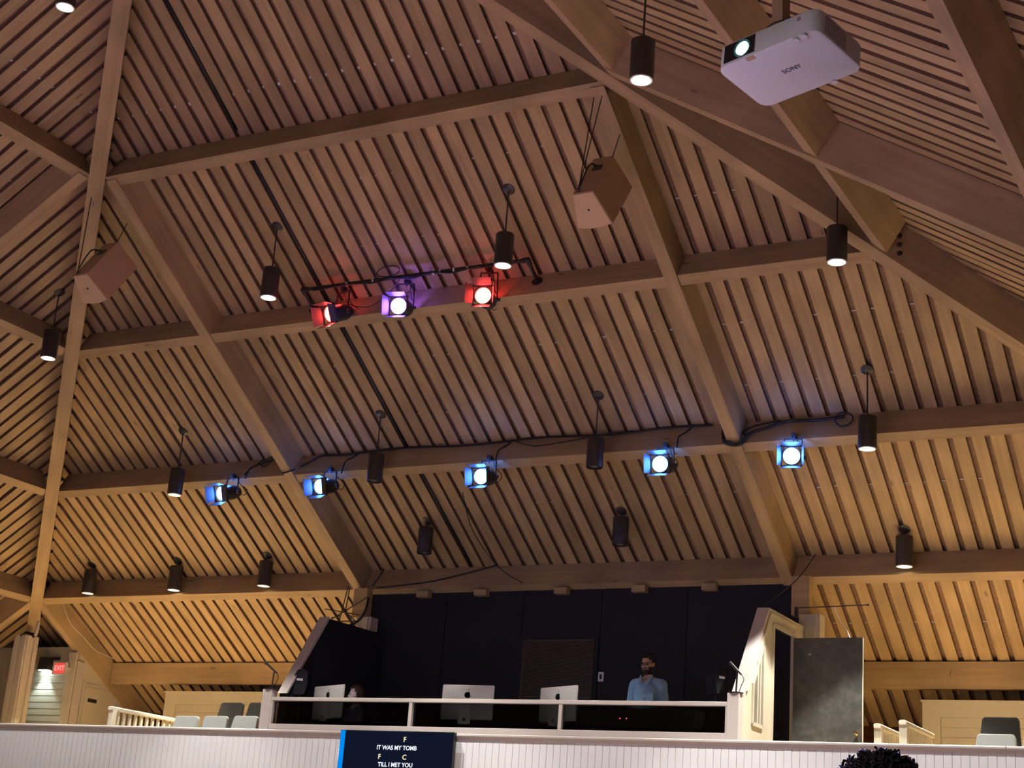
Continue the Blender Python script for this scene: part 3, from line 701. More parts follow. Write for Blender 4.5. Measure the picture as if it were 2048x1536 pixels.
# ------------------------------------------------------------------ hanging loudspeakers
def hung_speaker(A, label, chain_to, tie=None):
    t = thing('hanging_speaker', label, 'loudspeaker', A, group='tan hanging loudspeakers')
    bk = V((0, 0.578, 0.816)); hd = V((0, 0.816, -0.578)); X = V((1, 0, 0))
    a, b = V((0, 0, 0)), X * 0.226
    d_, c_ = hd * 0.40 - X * 0.087, hd * 0.40 + X * 0.313
    bot = [d_, d_ * 0.66 + c_ * 0.34 + hd * 0.028, d_ * 0.34 + c_ * 0.66 + hd * 0.028, c_]
    obj('cabinet', MB().prism([a, b] + bot[::-1], (0, 0, 0), bk * 0.725), SPKWOOD, t)
    gr = [p * 0.96 + (a + b + c_ + d_) * 0.01 for p in [a, b] + bot[::-1]]
    obj('grille', MB().prism(gr, -bk * 0.012, (0, 0, 0)), plain('tan_grille_cloth', (0.62, 0.44, 0.26), 0.9, bump=0.3, bscale=250), t)
    ctr = (a + b + c_ + d_) * 0.25
    obj('badge', MB().cyl(ctr - bk * 0.012, ctr - bk * 0.02, 0.012, n=8), BLACKM, t)
    top = -hd
    m = (a + b) / 2 + bk * 0.5
    obj('terminal_plate', MB().box(m + top * 0.004, (0.10, 0.10, 0.008), Matrix((X, bk, top)).transposed()), BLACKM, t)
    obj('eye_bolt', MB().tube([m * 0.0 + a + X * 0.06 + bk * 0.03 + top * 0.02 + V((0.02 * math.cos(q), 0, 0.02 * math.sin(q))) for q in [i * 0.8 for i in range(9)]], 0.005, 6), BLACKM, t)
    at = A + X * 0.06 + bk * 0.03
    to = V(chain_to)
    for k, dx in enumerate((0.0, 0.09) if tie else (0.0,)):
        p1 = V((0.06, 0, 0)) + bk * 0.03 + top * 0.02; p2 = to - A + V((dx, 0, 0))
        obj('hanging_wire', MB().tube([p1, (p1 + p2) / 2, p2], 0.006, 6), BLACKC, t)
    obj('signal_cord', MB().tube(smoothpath([m + top * 0.02, m + top * 0.12 - bk * 0.15, a + X * 0.08 + bk * 0.05 + top * 0.05], 8), 0.009, 6), BLACKC, t, smooth=2)
    p1 = b + bk * 0.70; obj('rear_wire', MB().tube([p1, p1 + V((0.02, 0.1, 0.30))], 0.005, 6), BLACKC, t)
    return t
sp = sight(1146, 388) * 16.0 + V((0, 0, ZC))
hung_speaker(sp, 'tan trapezoid loudspeaker hanging beside the right rafter', sight(1188, 195) * 16.1 + V((0, 0, ZC)), True)
sp = sight(147, 551) * 19.2 + V((0, 0, ZC))
hung_speaker(sp, 'tan trapezoid loudspeaker hanging against the left hip beam', sight(183, 395) * 19.5 + V((0, 0, ZC)))

# ------------------------------------------------------------------ projector
pm = Matrix.Rotation(math.radians(-17.02), 4, 'Z') @ Matrix.Rotation(math.radians(-6.17), 4, 'X') @ Matrix.Rotation(math.radians(-1.66), 4, 'Y')
pj = thing('projector', 'white projector with lit lens hanging under the right slope', 'projector', (-1.603, 4.611, 2.761 + ZC))
pj.rotation_euler = pm.to_euler()
PWHT = plain('projector_white', (0.70, 0.82, 0.70), 0.45)
W_, D_, H_ = 0.42, 0.285, 0.097
def rrect(w, d, r, n=5):
    out = []
    for cx, cy, a0 in ((w / 2 - r, d / 2 - r, 0), (-w / 2 + r, d / 2 - r, 90), (-w / 2 + r, -d / 2 + r, 180), (w / 2 - r, -d / 2 + r, 270)):
        out += [(cx + r * math.cos(math.radians(a0 + 90 * i / n)), cy + r * math.sin(math.radians(a0 + 90 * i / n))) for i in range(n + 1)]
    return out
R_ = 0.04
mb = MB(); prof = [(0.006, 0.0), (0.001, 0.003), (0.0, 0.008), (0.0, H_ - 0.01), (0.004, H_ - 0.003), (0.01, H_)]
nn = len(rrect(W_, D_, R_))
for ins, z in prof: mb.v += [V((x, y, z)) for x, y in rrect(W_ - 2 * ins, D_ - 2 * ins, R_)]
for i in range(len(prof) - 1): mb.f += [(i * nn + k, i * nn + (k + 1) % nn, (i + 1) * nn + (k + 1) % nn, (i + 1) * nn + k) for k in range(nn)]
mb.f += [tuple(range(nn))[::-1], tuple(range((len(prof) - 1) * nn, len(prof) * nn))]
obj('body', mb, PWHT, pj, smooth=True)
yf = -D_ / 2
lw = obj('lens_window', MB().bb((-0.175, yf - 0.002, 0.012), (-0.045, yf + 0.004, H_ - 0.012)), plain('lens_black', (0.01, 0.012, 0.012), 0.15), pj)
obj('lens', MB().lathe([(0.0, 0.006), (0.018, 0.004), (0.026, 0.001)], frame((-0.098, yf - 0.002, 0.046), (1, 0, 0), (0, 0, 1)) , 20, close=False), glow('projector_lens', (0.75, 1.0, 0.95), 9), lw, smooth=True)
obj('lens_ring', MB().lathe([(0.026, 0.0), (0.034, 0.003), (0.036, 0.0)], frame((-0.098, yf - 0.002, 0.046), (1, 0, 0), (0, 0, 1)), 20, close=False), plain('lens_teal', (0.05, 0.16, 0.16), 0.2), lw, smooth=True)
textobj('brand_lettering', 'SONY', 0.029, plain('grey_print', (0.12, 0.11, 0.13), 0.5), pj, frame((0.012, -0.002, -0.0008), (1, 0, 0), (0, -1, 0)), 0.0004, 0.0004)
for k in range(9): obj('vent_slat', MB().bb((W_ / 2 - 0.001, -0.095 + k * 0.014, 0.012), (W_ / 2 + 0.0015, -0.086 + k * 0.014, H_ - 0.016)), plain('vent_grey', (0.42, 0.42, 0.36), 0.6), pj)
obj('tape_label', MB().bb((-0.085, yf + 0.003, -0.0012), (-0.052, yf + 0.022, 0.0)), plain('yellow_tape', (0.55, 0.42, 0.22), 0.6), pj)
obj('foot', MB().cyl((0.12, yf + 0.01, -0.008), (0.12, yf + 0.01, 0.002), 0.012, n=12), PWHT, pj)
obj('foot', MB().cyl((0.155, yf + 0.006, -0.008), (0.155, yf + 0.006, 0.002), 0.012, n=12), PWHT, pj)
obj('remote_sensor', MB().cyl((0.135, yf - 0.001, 0.07), (0.135, yf + 0.003, 0.07), 0.009, n=12), plain('sensor_grey', (0.3, 0.28, 0.3), 0.4), pj)
obj('lamp_cover_screw', MB().cyl((0.09, 0.142, -0.004), (0.09, 0.142, 0.006), 0.012, n=10), SILVER, pj)
obj('mount_plate', MB().bb((-0.09, -0.07, H_), (0.09, 0.09, H_ + 0.012)), BLACKM, pj)
pw = V((-1.603, 4.611, 2.761 + ZC))
top = rp('right', pw.y - YA, pw.x - XA + 0.0, DB); 
inv = pm.inverted()
pole = (inv @ (V((pw.x - 0.05, pw.y - 0.02, top.z + 0.12)) - pw)); p0 = V((-0.045, 0, H_ + 0.01))
o = stick('mount_pole', p0, pole, (0, 1, 0), 0.045, 0.045, BEAM, z0=-0.022); 
mwl = o.matrix_world.copy(); o.parent = pj; o.matrix_local = mwl
for k in range(2):
    lp = [V((-0.05 + (0.085 + 0.02 * k) * math.cos(a), -0.03 + 0.03 * k, H_ + 0.03 + (0.075 + 0.03 * k) * math.sin(a))) for a in [i * 0.4 for i in range(9)]]
    obj('cable_loop', MB().tube(smoothpath(lp, 4), 0.006, 6), BLACKC, pj, smooth=2)

# ------------------------------------------------------------------ left end of the balcony
SW = 20.6
ws = struct('wall_siding', MB().bb((X0, SW, FB), (-19.98, SW + 0.1, 4.85)), BEIGE, label='beige end wall beyond the fluted column, boarded below the lamp')
SID = plain('siding_paint', (0.52, 0.54, 0.46), 0.55)
z = FB
while z < 3.18 + ZC:
    obj('siding_board', MB().prism([(0, SW, z), (0, SW - 0.010, z), (0, SW - 0.006, z + 0.107), (0, SW, z + 0.108)], (-20.95, 0, 0), (-20.15, 0, 0)), SID, ws); z += 0.111
obj('corner_trim', MB().bb((-20.13, SW - 0.03, FB), (-19.955, SW, 4.75)), CREAM, ws)
XD = -19.98
rz = lambda y: Z4 - (y - YA - R4) * TA - 0.03
wd_ = struct('wall_door_side', MB().prism([(0, SW + 0.1, FB), (0, 22.75, FB), (0, 22.75, rz(22.75)), (0, SW + 0.1, rz(SW + 0.1))], (XD - 0.08, 0, 0), (XD, 0, 0)), CREAM, label='cream wall with a door below the short rafter')
obj('corner_trim', MB().bb((XD, SW + 0.02, FB), (XD + 0.03, SW + 0.20, rz(SW + 0.2) - 0.05)), WHITE, wd_)
obj('door_casing', MB().bb((XD, SW + 0.24, FB), (XD + 0.025, SW + 0.30, 4.33)).bb((XD, 21.74, FB), (XD + 0.025, 21.82, 4.22)).bb((XD, SW + 0.30, 4.22), (XD + 0.02, 21.74, 4.27)), WHITE, wd_)
d3 = struct('door_3', MB().bb((XD, SW + 0.32, FB), (XD + 0.015, 21.73, 4.21)), CREAM, label='cream door with a black sign plate at far left')
obj('sign_plate', MB().bb((XD + 0.015, 21.02, 3.955), (XD + 0.022, 21.24, 4.02)), BLACKM, d3)
# fluted column
PILL = plain('pillar_paint', (0.70, 0.65, 0.54), 0.55, var=0.04)
fc = thing('column', 'fluted cream column under the foot of the left hip beam', 'column', (-20.56, 19.94, FB))
obj('core', MB().bb((-0.125, -0.125, 0), (0.125, 0.125, 2.46)), PILL, fc)
for s in (-1, 1):
    for p_ in (-0.085, 0.085):
        obj('pilaster_strip', MB().bb((p_ - 0.045, s * 0.125, 0), (p_ + 0.045, s * 0.158, 2.48)), PILL, fc, bevel=0.004)
        obj('pilaster_strip', MB().bb((s * 0.125, p_ - 0.045, 0), (s * 0.158, p_ + 0.045, 2.48)), PILL, fc, bevel=0.004)
obj('base_board', MB().bb((-0.17, -0.17, 0), (0.17, 0.17, 0.12)), PILL, fc)
cable([(-20.18, 19.75, 4.9), (-20.17, 19.76, 5.0), (-20.2, 19.8, 5.16)], 0.03, 'short pale conduit on the foot of the left hip beam', 'conduit', 'conduit', WHITE)
# wall lamp and exit sign
lp = onY(97, 1330, SW)
wl = thing('wall_lamp', 'black wall lamp throwing white light down the boarded wall', 'wall lamp', (lp.x, SW, lp.z))
obj('shade', MB().prism([(-0.09, 0, 0.12), (0.09, 0, 0.12), (0.13, 0, -0.1), (-0.13, 0, -0.1)], (0, -0.14, 0), (0, 0, 0)), BLACKM, wl)
obj('bracket', MB().bb((0.05, -0.05, 0.08), (0.26, 0, 0.13)), BLACKM, wl)
obj('tube_lamp', MB().bb((-0.10, -0.12, -0.112), (0.10, -0.03, -0.101)), glow('cool_lamp', (0.9, 1.0, 0.96), 22), wl)
l = lamp('wall_lamp_beam', 'SPOT', (lp.x, SW - 0.10, lp.z - 0.13), 30, (0.86, 1.0, 0.93), (lp.x - 0.02, SW - 0.02, lp.z - 1.5), 0.03, spot=85, blend=0.5)
l.parent = wl; l.matrix_parent_inverse = Matrix.Translation(-V((lp.x, SW, lp.z)))
ex = onY(120, 1337, SW - 0.25)
xs = thing('exit_sign', 'red lit exit sign in a white housing on the end wall', 'exit sign', ex)
obj('housing', MB().bb((-0.15, -0.03, -0.10), (0.15, 0.03, 0.11)), WHITE, xs, bevel=0.005)
obj('arm', MB().bb((-0.02, 0.03, 0.0), (0.02, 0.25, 0.04)), WHITE, xs)
obj('face', MB().bb((-0.10, -0.036, -0.085), (0.13, -0.03, 0.085)), glow('exit_red', (1.0, 0.07, 0.06), 1.15), xs)
textobj('lettering', 'EXIT', 0.115, glow('exit_letters', (1.0, 0.32, 0.28), 1.3), xs, frame((0.015, -0.038, 0.0), (1, 0, 0), (0, 0, 1)), 0.001, 0.002)
bx_ = onY(134, 1336, SW)
tag(obj('emergency_light', MB().bb((bx_.x - 0.03, SW - 0.08, bx_.z - 0.1), (bx_.x + 0.05, SW, bx_.z + 0.08)), WHITE, bevel=0.01), 'small white box on the wall right of the exit sign', 'box')
cable([onX(126, 1208, -19.86), onX(140, 1245, -19.86), onX(165, 1272, -19.86), onX(190, 1300, -19.86), onX(215, 1312, -19.86), onX(245, 1325, -19.86)], 0.009, 'white wire running down the short rafter behind the exit sign', mat=WHITE)

# balcony rails
def rail_run(xr, y0, y1, zt, label, nb):
    t = thing('balcony_rail', label, 'railing', (xr, y0, FB))
    h = zt - FB
    obj('newel_post', MB().bb((-0.045, -0.045, 0), (0.045, 0.045, h - 0.02)), CREAM, t, bevel=0.008)
    obj('handrail', MB().prism([(-0.04, 0, h - 0.05), (0.04, 0, h - 0.05), (0.045, 0, h - 0.01), (0.025, 0, h + 0.005), (-0.025, 0, h + 0.005), (-0.045, 0, h - 0.01)], (0, -0.07, 0), (0, y1 - y0, 0)), CREAM, t, bevel=0.006)
    obj('bottom_rail', MB().bb((-0.02, 0.045, 0.08), (0.02, y1 - y0, 0.12)), CREAM, t)
    for k in range(nb):
        y = 0.12 + k * (y1 - y0 - 0.15) / (nb - 1)
        obj('baluster', MB().bb((-0.018, y - 0.018, 0.12), (0.018, y + 0.018, h - 0.05)), CREAM, t)
    return t
rail_run(-16.10, 17.50, 18.90, 2.10 + ZC, 'white balustrade on the left of the balcony, beside the chairs', 11)
rail_run(-5.0, 17.88, 19.2, 2.085 + ZC, 'balustrade just right of the open black door', 10)
rail_run(-4.66, 17.68, 18.9, 2.105 + ZC, 'balustrade next to the charcoal chair on the right', 10)

# knee walls and step
struct('floor', MB().bb((-16.0, 18.85, FB), (-13.3, 21.35, FB + 0.33)), FLOORM, label='raised step for the rear chairs on the left')
struct('floor', MB().bb((-4.6, 18.7, FB), (X1, 21.35, FB + 0.28)), FLOORM, label='raised step for the rear chairs on the right')
def knee(name, xa, xb, y, zt, label, nb=6, inset=0.28):
    wl_ = struct(name, MB().bb((xa, y + 0.03, FB), (xb, y + 0.1, zt)), CREAM, label=label)
    obj('frame_board', MB().bb((xa, y - 0.012, FB), (xa + 0.24, y + 0.03, zt)), CREAM, wl_)
    obj('frame_board', MB().bb((xa + 0.24, y - 0.012, zt - 0.20), (xb, y + 0.03, zt)), CREAM, wl_)
    obj('cap_strip', MB().bb((xa - 0.02, y - 0.03, zt), (xb, y + 0.12, zt + 0.025)), CREAM, wl_)
    z = zt - 0.205
    while z > FB + 0.1:
        obj('siding_board', MB().prism([(0, y + 0.03, z), (0, y + 0.014, z), (0, y + 0.004, z - 0.125), (0, y + 0.03, z - 0.125)], (xa + 0.245, 0, 0), (xb, 0, 0)), CREAM, wl_); z -= 0.13
    return wl_
knee('wall_knee_left', -18.50, -13.3, 21.36, 2.825 + ZC, 'cream boarded knee wall behind the chairs on the left')
knee('wall_knee_right', -5.38, X1, 21.36, 2.80 + ZC, 'cream boarded knee wall behind the chairs on the right')

# ------------------------------------------------------------------ chairs
def rbox(w, d, h, r=0.03, taper=0.0):
    mb = MB(); pr = rrect(w, h, r, 4); n = len(pr)
    for y in (-d / 2, d / 2):
        mb.v += [V((x * (1 - taper * (z + h / 2) / h), y, z)) for x, z in pr]
    mb.f += [tuple(range(n))[::-1], tuple(range(n, 2 * n))] + [(i, (i + 1) % n, n + (i + 1) % n, n + i) for i in range(n)]
    return mb
def tr(mb, off, M=None):
    mb.v = [(M @ v if M is not None else v) + V(off) for v in mb.v]; return mb
def chair(x, y, zf, ztop, mat, label, group):
    t = thing('balcony_chair', label, 'chair', (x, y, zf), group=group)
    H = ztop - zf; tilt = Matrix.Rotation(math.radians(-12), 3, 'X')
    obj('backrest', tr(rbox(0.50, 0.06, 0.46, 0.045, 0.16), (0, 0.0, H - 0.225), tilt), mat, t, bevel=0.012)
    obj('seat', tr(rbox(0.48, 0.44, 0.08, 0.03), (0, -0.24, 0.44)), mat, t, bevel=0.012)
    for sx in (-1, 1):
        for yy in (-0.42, 0.02): obj('leg', MB().cyl((sx * 0.22, yy, 0), (sx * 0.21, yy * 0.9, 0.42), 0.012, n=8), BLACKM, t)
        obj('back_upright', MB().cyl((sx * 0.2, 0.03, 0.42), (sx * 0.19, 0.06, H - 0.12), 0.011, n=8), BLACKM, t)
GL, GD = 'light grey balcony chairs', 'charcoal balcony chairs'
for px, lab in ((372, 'light grey chair next to the white balustrade, left end of the front row'), (430, 'light grey chair in the middle of the front row on the left'), (490, 'light grey chair next to the booth post, front row on the left')):
    q = onY(px, 1436, 18.3); chair(q.x, 18.3, FB, q.z + 0.03, SEATL, lab, GL)
for px, lab in ((463, 'charcoal chair in front of the left knee wall, left one of two'), (520, 'charcoal chair in front of the left knee wall, partly behind the booth post')):
    q = onY(px, 1405, 19.35); chair(q.x, 19.35, FB + 0.33, q.z, SEATD, lab, GD)
q = onY(1991, 1470, 18.3); chair(q.x, 18.3, FB, q.z + 0.01, SEATL, 'light grey chair low in front of the charcoal chair on the right', GL)
q = onY(2000, 1434, 19.1); chair(q.x, 19.1, FB + 0.28, q.z, SEATD, 'charcoal chair in front of the right knee wall, fully visible', GD)
q = onY(2093, 1436, 19.1); chair(q.x, 19.1, FB + 0.28, q.z, SEATD, 'charcoal chair cut off by the right edge of the picture', GD)
q = onY(2086, 1472, 18.3); chair(q.x, 18.3, FB, q.z + 0.01, SEATL, 'light grey chair cut off by the right edge of the picture', GL)

# ------------------------------------------------------------------ monitor on the parapet
tv = thing('wall_monitor', 'flat screen showing song lyrics and chords on the parapet', 'monitor', (0, 0, 0))
YT = 16.87
a = onY(683, 1459, YT); b = onY(908, 1467, YT); zt = (a.z + b.z) / 2
x_a, x_b = a.x, b.x; hh = (x_b - x_a) * 0.5625
obj('case', MB().bb((x_a - 0.006, YT, zt - hh), (x_b + 0.006, YT + 0.06, zt + 0.006)), BLACKM, tv)
obj('wall_bracket', MB().bb((x_a + 0.6, YT + 0.06, zt - 0.7), (x_b - 0.6, 16.985, zt - 0.25)), BLACKM, tv)
obj('screen', MB().bb((x_a, YT - 0.003, zt - hh + 0.01), (x_b, YT, zt)), glow('screen_navy', (0.0055, 0.0085, 0.022), 1.0), tv)
obj('blue_band', MB().bb((x_a, YT - 0.006, zt - hh + 0.01), (x_a + 0.068, YT - 0.003, zt)), glow('screen_blue', (0.0, 0.27, 0.90), 1.0), tv)
def scr(s, px, py, size, mat, bold=0.0, rot=0):
    p = onY(px, py, YT - 0.005)
    ax, ay = ((1, 0, 0), (0, 0, 1)) if not rot else ((0, 0, 1), (-1, 0, 0))
    textobj('lyric_text', s, size, mat, tv, frame((p.x, YT - 0.0045, p.z), ax, ay), 0.0006, bold)
WT = glow('screen_white', (0.85, 0.93, 1.0), 1.1); YT_ = glow('screen_yellow', (1.0, 0.88, 0.50), 1.0)
scr('F', 809.5, 1479.5, 0.085, YT_, 0.0016); scr('IT WAS MY TOMB', 793, 1496, 0.0735, WT, 0.0016)
scr('F', 758.5, 1513.5, 0.085, YT_, 0.0016); scr('C', 808.5, 1515, 0.085, YT_, 0.0016); scr('TILL I MET YOU', 790, 1530, 0.0735, WT, 0.0016)
scr('VERSE 2', 679.5, 1503, 0.05, WT, 0.001, 1)
bx2 = onY(916, 1522, 16.98)
tag(obj('grey_slab', MB().bb((bx2.x - 0.09, 16.965, bx2.z - 0.2), (bx2.x + 0.075, 16.99, bx2.z + 0.1)), plain('slab_grey', (0.5, 0.49, 0.48), 0.6), bevel=0.004), 'thin grey slab on the parapet boards right of the lyrics screen', 'box')  # plain grey slab standing slightly proud of the boards

# ------------------------------------------------------------------ booth equipment
DZ = 3.27
dk = thing('booth_desk', 'dark mixing desk running along behind the smoked panes', 'desk', (-9.7, 17.65, FB))
obj('desktop', MB().bb((-3.0, -0.45, DZ - FB - 0.04), (3.0, 0.35, DZ - FB)), BLACKP, dk)
for x in (-2.9, -1.0, 1.0, 2.9): obj('leg', MB().bb((x - 0.03, -0.4, 0), (x + 0.03, 0.3, DZ - FB - 0.04)), BLACKP, dk)
APPLE = plain('logo_black', (0.005, 0.005, 0.006), 0.15)
def computer(px0, px1, py, yaw, label):
    q0, q1 = onY(px0, py, 17.5), onY(px1, py, 17.5)
    cx = (q0.x + q1.x) / 2; wd = 0.72; top = (q0.z + q1.z) / 2 - DZ; sh = 0.44
    t = thing('desktop_computer', label, 'computer', (cx, 17.5, DZ), (0, 0, math.radians(yaw)), 'silver desktop computers')
    pr = rrect(wd, sh, 0.018, 4); n = len(pr); mb = MB()
    for y, sc in ((0.0, 0.97), (0.006, 1.0), (0.02, 1.0)): mb.v += [V((x * sc, y, z * sc + top - sh / 2)) for x, z in pr]
    mb.f += [tuple(range(n))[::-1], tuple(range(2 * n, 3 * n))]
    for k in range(2): mb.f += [(k * n + i, k * n + (i + 1) % n, (k + 1) * n + (i + 1) % n, (k + 1) * n + i) for i in range(n)]
    obj('display', mb, SILVER, t, smooth=True)
    obj('screen', MB().bb((-wd / 2 + 0.02, 0.02, top - sh + 0.09), (wd / 2 - 0.02, 0.022, top - 0.02)), glow('computer_screen', (0.75, 0.85, 1.0), 3.0), t)
    zc = top - 0.125                                  # apple mark: body with bite, and leaf
    pts = []
    for i in range(40):
        a = 2 * math.pi * i / 40; r = 0.042 * (1 + 0.06 * math.cos(2 * a) - 0.10 * max(0, math.sin(a)) ** 6 - 0.06 * max(0, -math.sin(a)) ** 8)
        x, z = r * math.cos(a), r * math.sin(a)
        dx, dz = x + 0.056, z - 0.008                # bite on the right as seen from behind
        if math.hypot(dx, dz) < 0.026: k = 0.026 / max(math.hypot(dx, dz), 1e-4); x, z = -0.056 + dx * k, 0.008 + dz * k
        pts.append((-x, 0, z + zc))
    lg = obj('logo', MB().prism(pts, (0, -0.004, 0), (0, 0.001, 0)), APPLE, t)
    obj('leaf', MB().prism([(0.002, 0, zc + 0.048), (0.010, 0, zc + 0.056), (0.018, 0, zc + 0.074), (0.008, 0, zc + 0.066)], (0, -0.004, 0), (0, 0.001, 0)), APPLE, lg)
    obj('stand', MB().prism([(-0.09, 0.0, 0.012), (0.09, 0.0, 0.012), (0.075, 0.0, top - sh + 0.12), (-0.075, 0.0, top - sh + 0.12)], (0, -0.06, 0), (0, -0.05, 0)), SILVER, t)
    obj('stand_foot', MB().bb((-0.09, -0.06, 0), (0.09, 0.14, 0.012)), SILVER, t)
    obj('cable_hole', MB().cyl((0, -0.062, 0.09), (0, -0.058, 0.09), 0.022, n=14), BLACKM, t)
computer(627, 690, 1371, -22, 'silver computer at the left of the booth, beside the seated woman')
computer(886, 989, 1370, 6, 'silver computer in the middle of the booth, widest of the three')
computer(1079, 1156, 1373, -24, 'silver computer in front of the brown door')
def monitor_speaker(px, py, Y, yaw, label):
    q = onY(px, py, Y)
    t = thing('monitor_speaker', label, 'loudspeaker', (q.x, Y, DZ), (0, 0, math.radians(yaw)), 'black monitor speakers in the booth')
    h = q.z - DZ
    obj('cabinet', tr(MB().prism([(-0.07, 0, -0.17), (0.07, 0, -0.17), (0.11, 0, -0.02), (0.10, 0, 0.14), (0.03, 0, 0.19), (-0.05, 0, 0.17), (-0.11, 0, 0.05)], (0, -0.09, 0), (0, 0.09, 0)), (0, 0, h)), BLACKP, t, bevel=0.01)
    obj('badge', MB().bb((-0.045, -0.094, h + 0.02), (0.04, -0.09, h + 0.05)), plain('badge_white', (0.75, 0.75, 0.78), 0.4), t)
    obj('stand', MB().cyl((0, 0, 0), (0, 0, h - 0.16), 0.02, n=10).cyl((0, 0, 0), (0, 0, 0.01), 0.1, n=18), BLACKM, t)
monitor_speaker(603, 1366, 17.6, 20, 'black monitor speaker with white badge inside the slanted left booth wall')
monitor_speaker(1434, 1362, 17.7, 62, 'black monitor speaker with white badge at the right of the booth')
def mic(px, py, ptx, pty, Y, label):
    q, tp = onY(px, py, Y), onY(ptx, pty, Y)
    t = thing('desk_microphone', label, 'microphone', (q.x, Y, 2.305 + ZC))
    obj('base', MB().cyl((0, 0, 0), (0, 0, 0.012), 0.085, n=20), BLACKM, t)
    ht = tp.z - (2.305 + ZC)
    obj('stem', MB().cyl((0, 0, 0.012), (0.01, 0, ht * 0.72), 0.011, n=8), BLACKM, t)
    obj('arm', MB().cyl((0.06, 0, ht * 0.62), (tp.x - q.x, 0, ht), 0.012, 0.016, n=8), BLACKM, t)
    obj('microphone_head', MB().ball((tp.x - q.x, 0, ht), (0.022, 0.022, 0.022)), BLACKM, t, smooth=True)
    obj('cord', MB().tube(smoothpath([(0.06, 0, ht * 0.62), (0.09, 0, ht * 0.45), (0.06, 0, ht * 0.25), (0.03, 0.02, 0.02)], 5), 0.005, 6), BLACKC, t)
mic(543, 1378, 532, 1326, 17.03, 'black microphone on a stand on the left booth post')
mic(1472, 1385, 1461, 1326, 17.03, 'black microphone on a stand on the right booth post')
q = onY(1247, 1437, 17.25)
rk = thing('equipment_rack', 'black rack unit with two red indicator lights behind the right pane', 'rack', (q.x, 17.25, DZ))
obj('case', MB().bb((-0.6, 0.0, 0), (0.9, 0.35, q.z - DZ + 0.12)), BLACKM, rk)
for dx in (-0.045, 0.04): obj('indicator', MB().cyl((dx, -0.008, q.z - DZ), (dx, 0.0, q.z - DZ), 0.009, n=8), glow('red_led', (1.0, 0.15, 0.16), 9), rk)
q = onY(880, 1425, 17.2)
# tripod of rods and rod at the right
ctr = onY(682, 1215, 18.6)
tp = thing('antenna_stand', 'black spidery rod stand above the left booth wall', 'antenna', ctr)
for (x0, y0), (x1, y1) in (((697, 1172), (676, 1250)), ((650, 1218), (718, 1230)), ((735, 1194), (664, 1238)), ((680, 1232), (662, 1236)), ((692, 1225), (712, 1243)), ((700, 1175), (690, 1225)), ((664, 1243), (712, 1242))):
    p, q = onY(x0, y0, 18.6 + jit(0.1)), onY(x1, y1, 18.6 + jit(0.1))
    obj('rod', MB().cyl(p - ctr, q - ctr, 0.008, n=6), BLACKM, tp)
cable([onY(737, 1196, 18.9), onY(732, 1218, 18.85), onY(722, 1236, 18.8), onY(708, 1247, 18.8), onY(690, 1252, 18.75), onY(668, 1246, 18.6), onY(650, 1238, 18.4)], 0.018, 'thick black cable sagging over the left booth wall')
p, q = onY(1590, 1216, 18.9), onY(1736, 1210, 18.9)
ar = thing('antenna_rod', 'thin horizontal black rod sticking out right of the booth column', 'antenna', p)
obj('rod', MB().cyl((0, 0, 0), q - p, 0.007, n=6), BLACKM, ar); obj('tip', MB().ball(q - p, 0.014), BLACKM, ar)
obj('clamp', MB().bb((0.0, -0.02, -0.12), (0.04, 0.02, 0.01)), BLACKM, ar)
cable([onY(1668, 1212, 18.9), onY(1676, 1232, 19.0), onY(1690, 1255, 19.1), onY(1700, 1276, 19.1)], 0.008, 'silver chain hanging from the rod behind the open door', 'chain', 'chain', SILVER, group='chains')
cable([onY(1632, 1108, 19.45), onY(1600, 1152, 19.1), onY(1570, 1180, 18.8), onY(1530, 1210, 18.3), onY(1509, 1230, 18.0)], 0.006, 'thin wire from the rafter foot to the slanted booth wall')
# ------------------------------------------------------------------ people
def caps(mb, p0, p1, r0, r1, n=12):
    mb.cyl(p0, p1, r0, r1, n); mb.ball(p0, r0 * 1.0, n, 8); mb.ball(p1, r1 * 1.0, n, 8)
def remeshed(mb, voxel, smooth=6):
    me = mb.mesh('raw'); o = bpy.data.objects.new('raw', me); col.objects.link(o)
    m = o.modifiers.new('r', 'REMESH'); m.mode = 'VOXEL'; m.voxel_size = voxel; m.use_smooth_shade = True
    s = o.modifiers.new('s', 'SMOOTH'); s.factor = 0.5; s.iterations = smooth
    dg = bpy.context.evaluated_depsgraph_get(); out = bpy.data.meshes.new_from_object(o.evaluated_get(dg))
    bpy.data.objects.remove(o); bpy.data.meshes.remove(me)
    out.materials.clear()
    return out
def shell(src, pred, off, wob=0.0):
    """a garment: the body's own surface where pred holds, moved outwards"""
    keep = {}; mb = MB()
    ns = [v.normal.copy() for v in src.vertices]
    for p in src.polygons:
        if pred(p.center, p.normal):
            f = []
            for i in p.vertices:
                if i not in keep:
                    c = src.vertices[i].co; w_ = wob * noise.noise(c * 9.0)
                    keep[i] = len(mb.v); mb.v.append(c + ns[i] * (off + w_))
                f.append(keep[i])
            mb.f.append(tuple(f))
    return mb
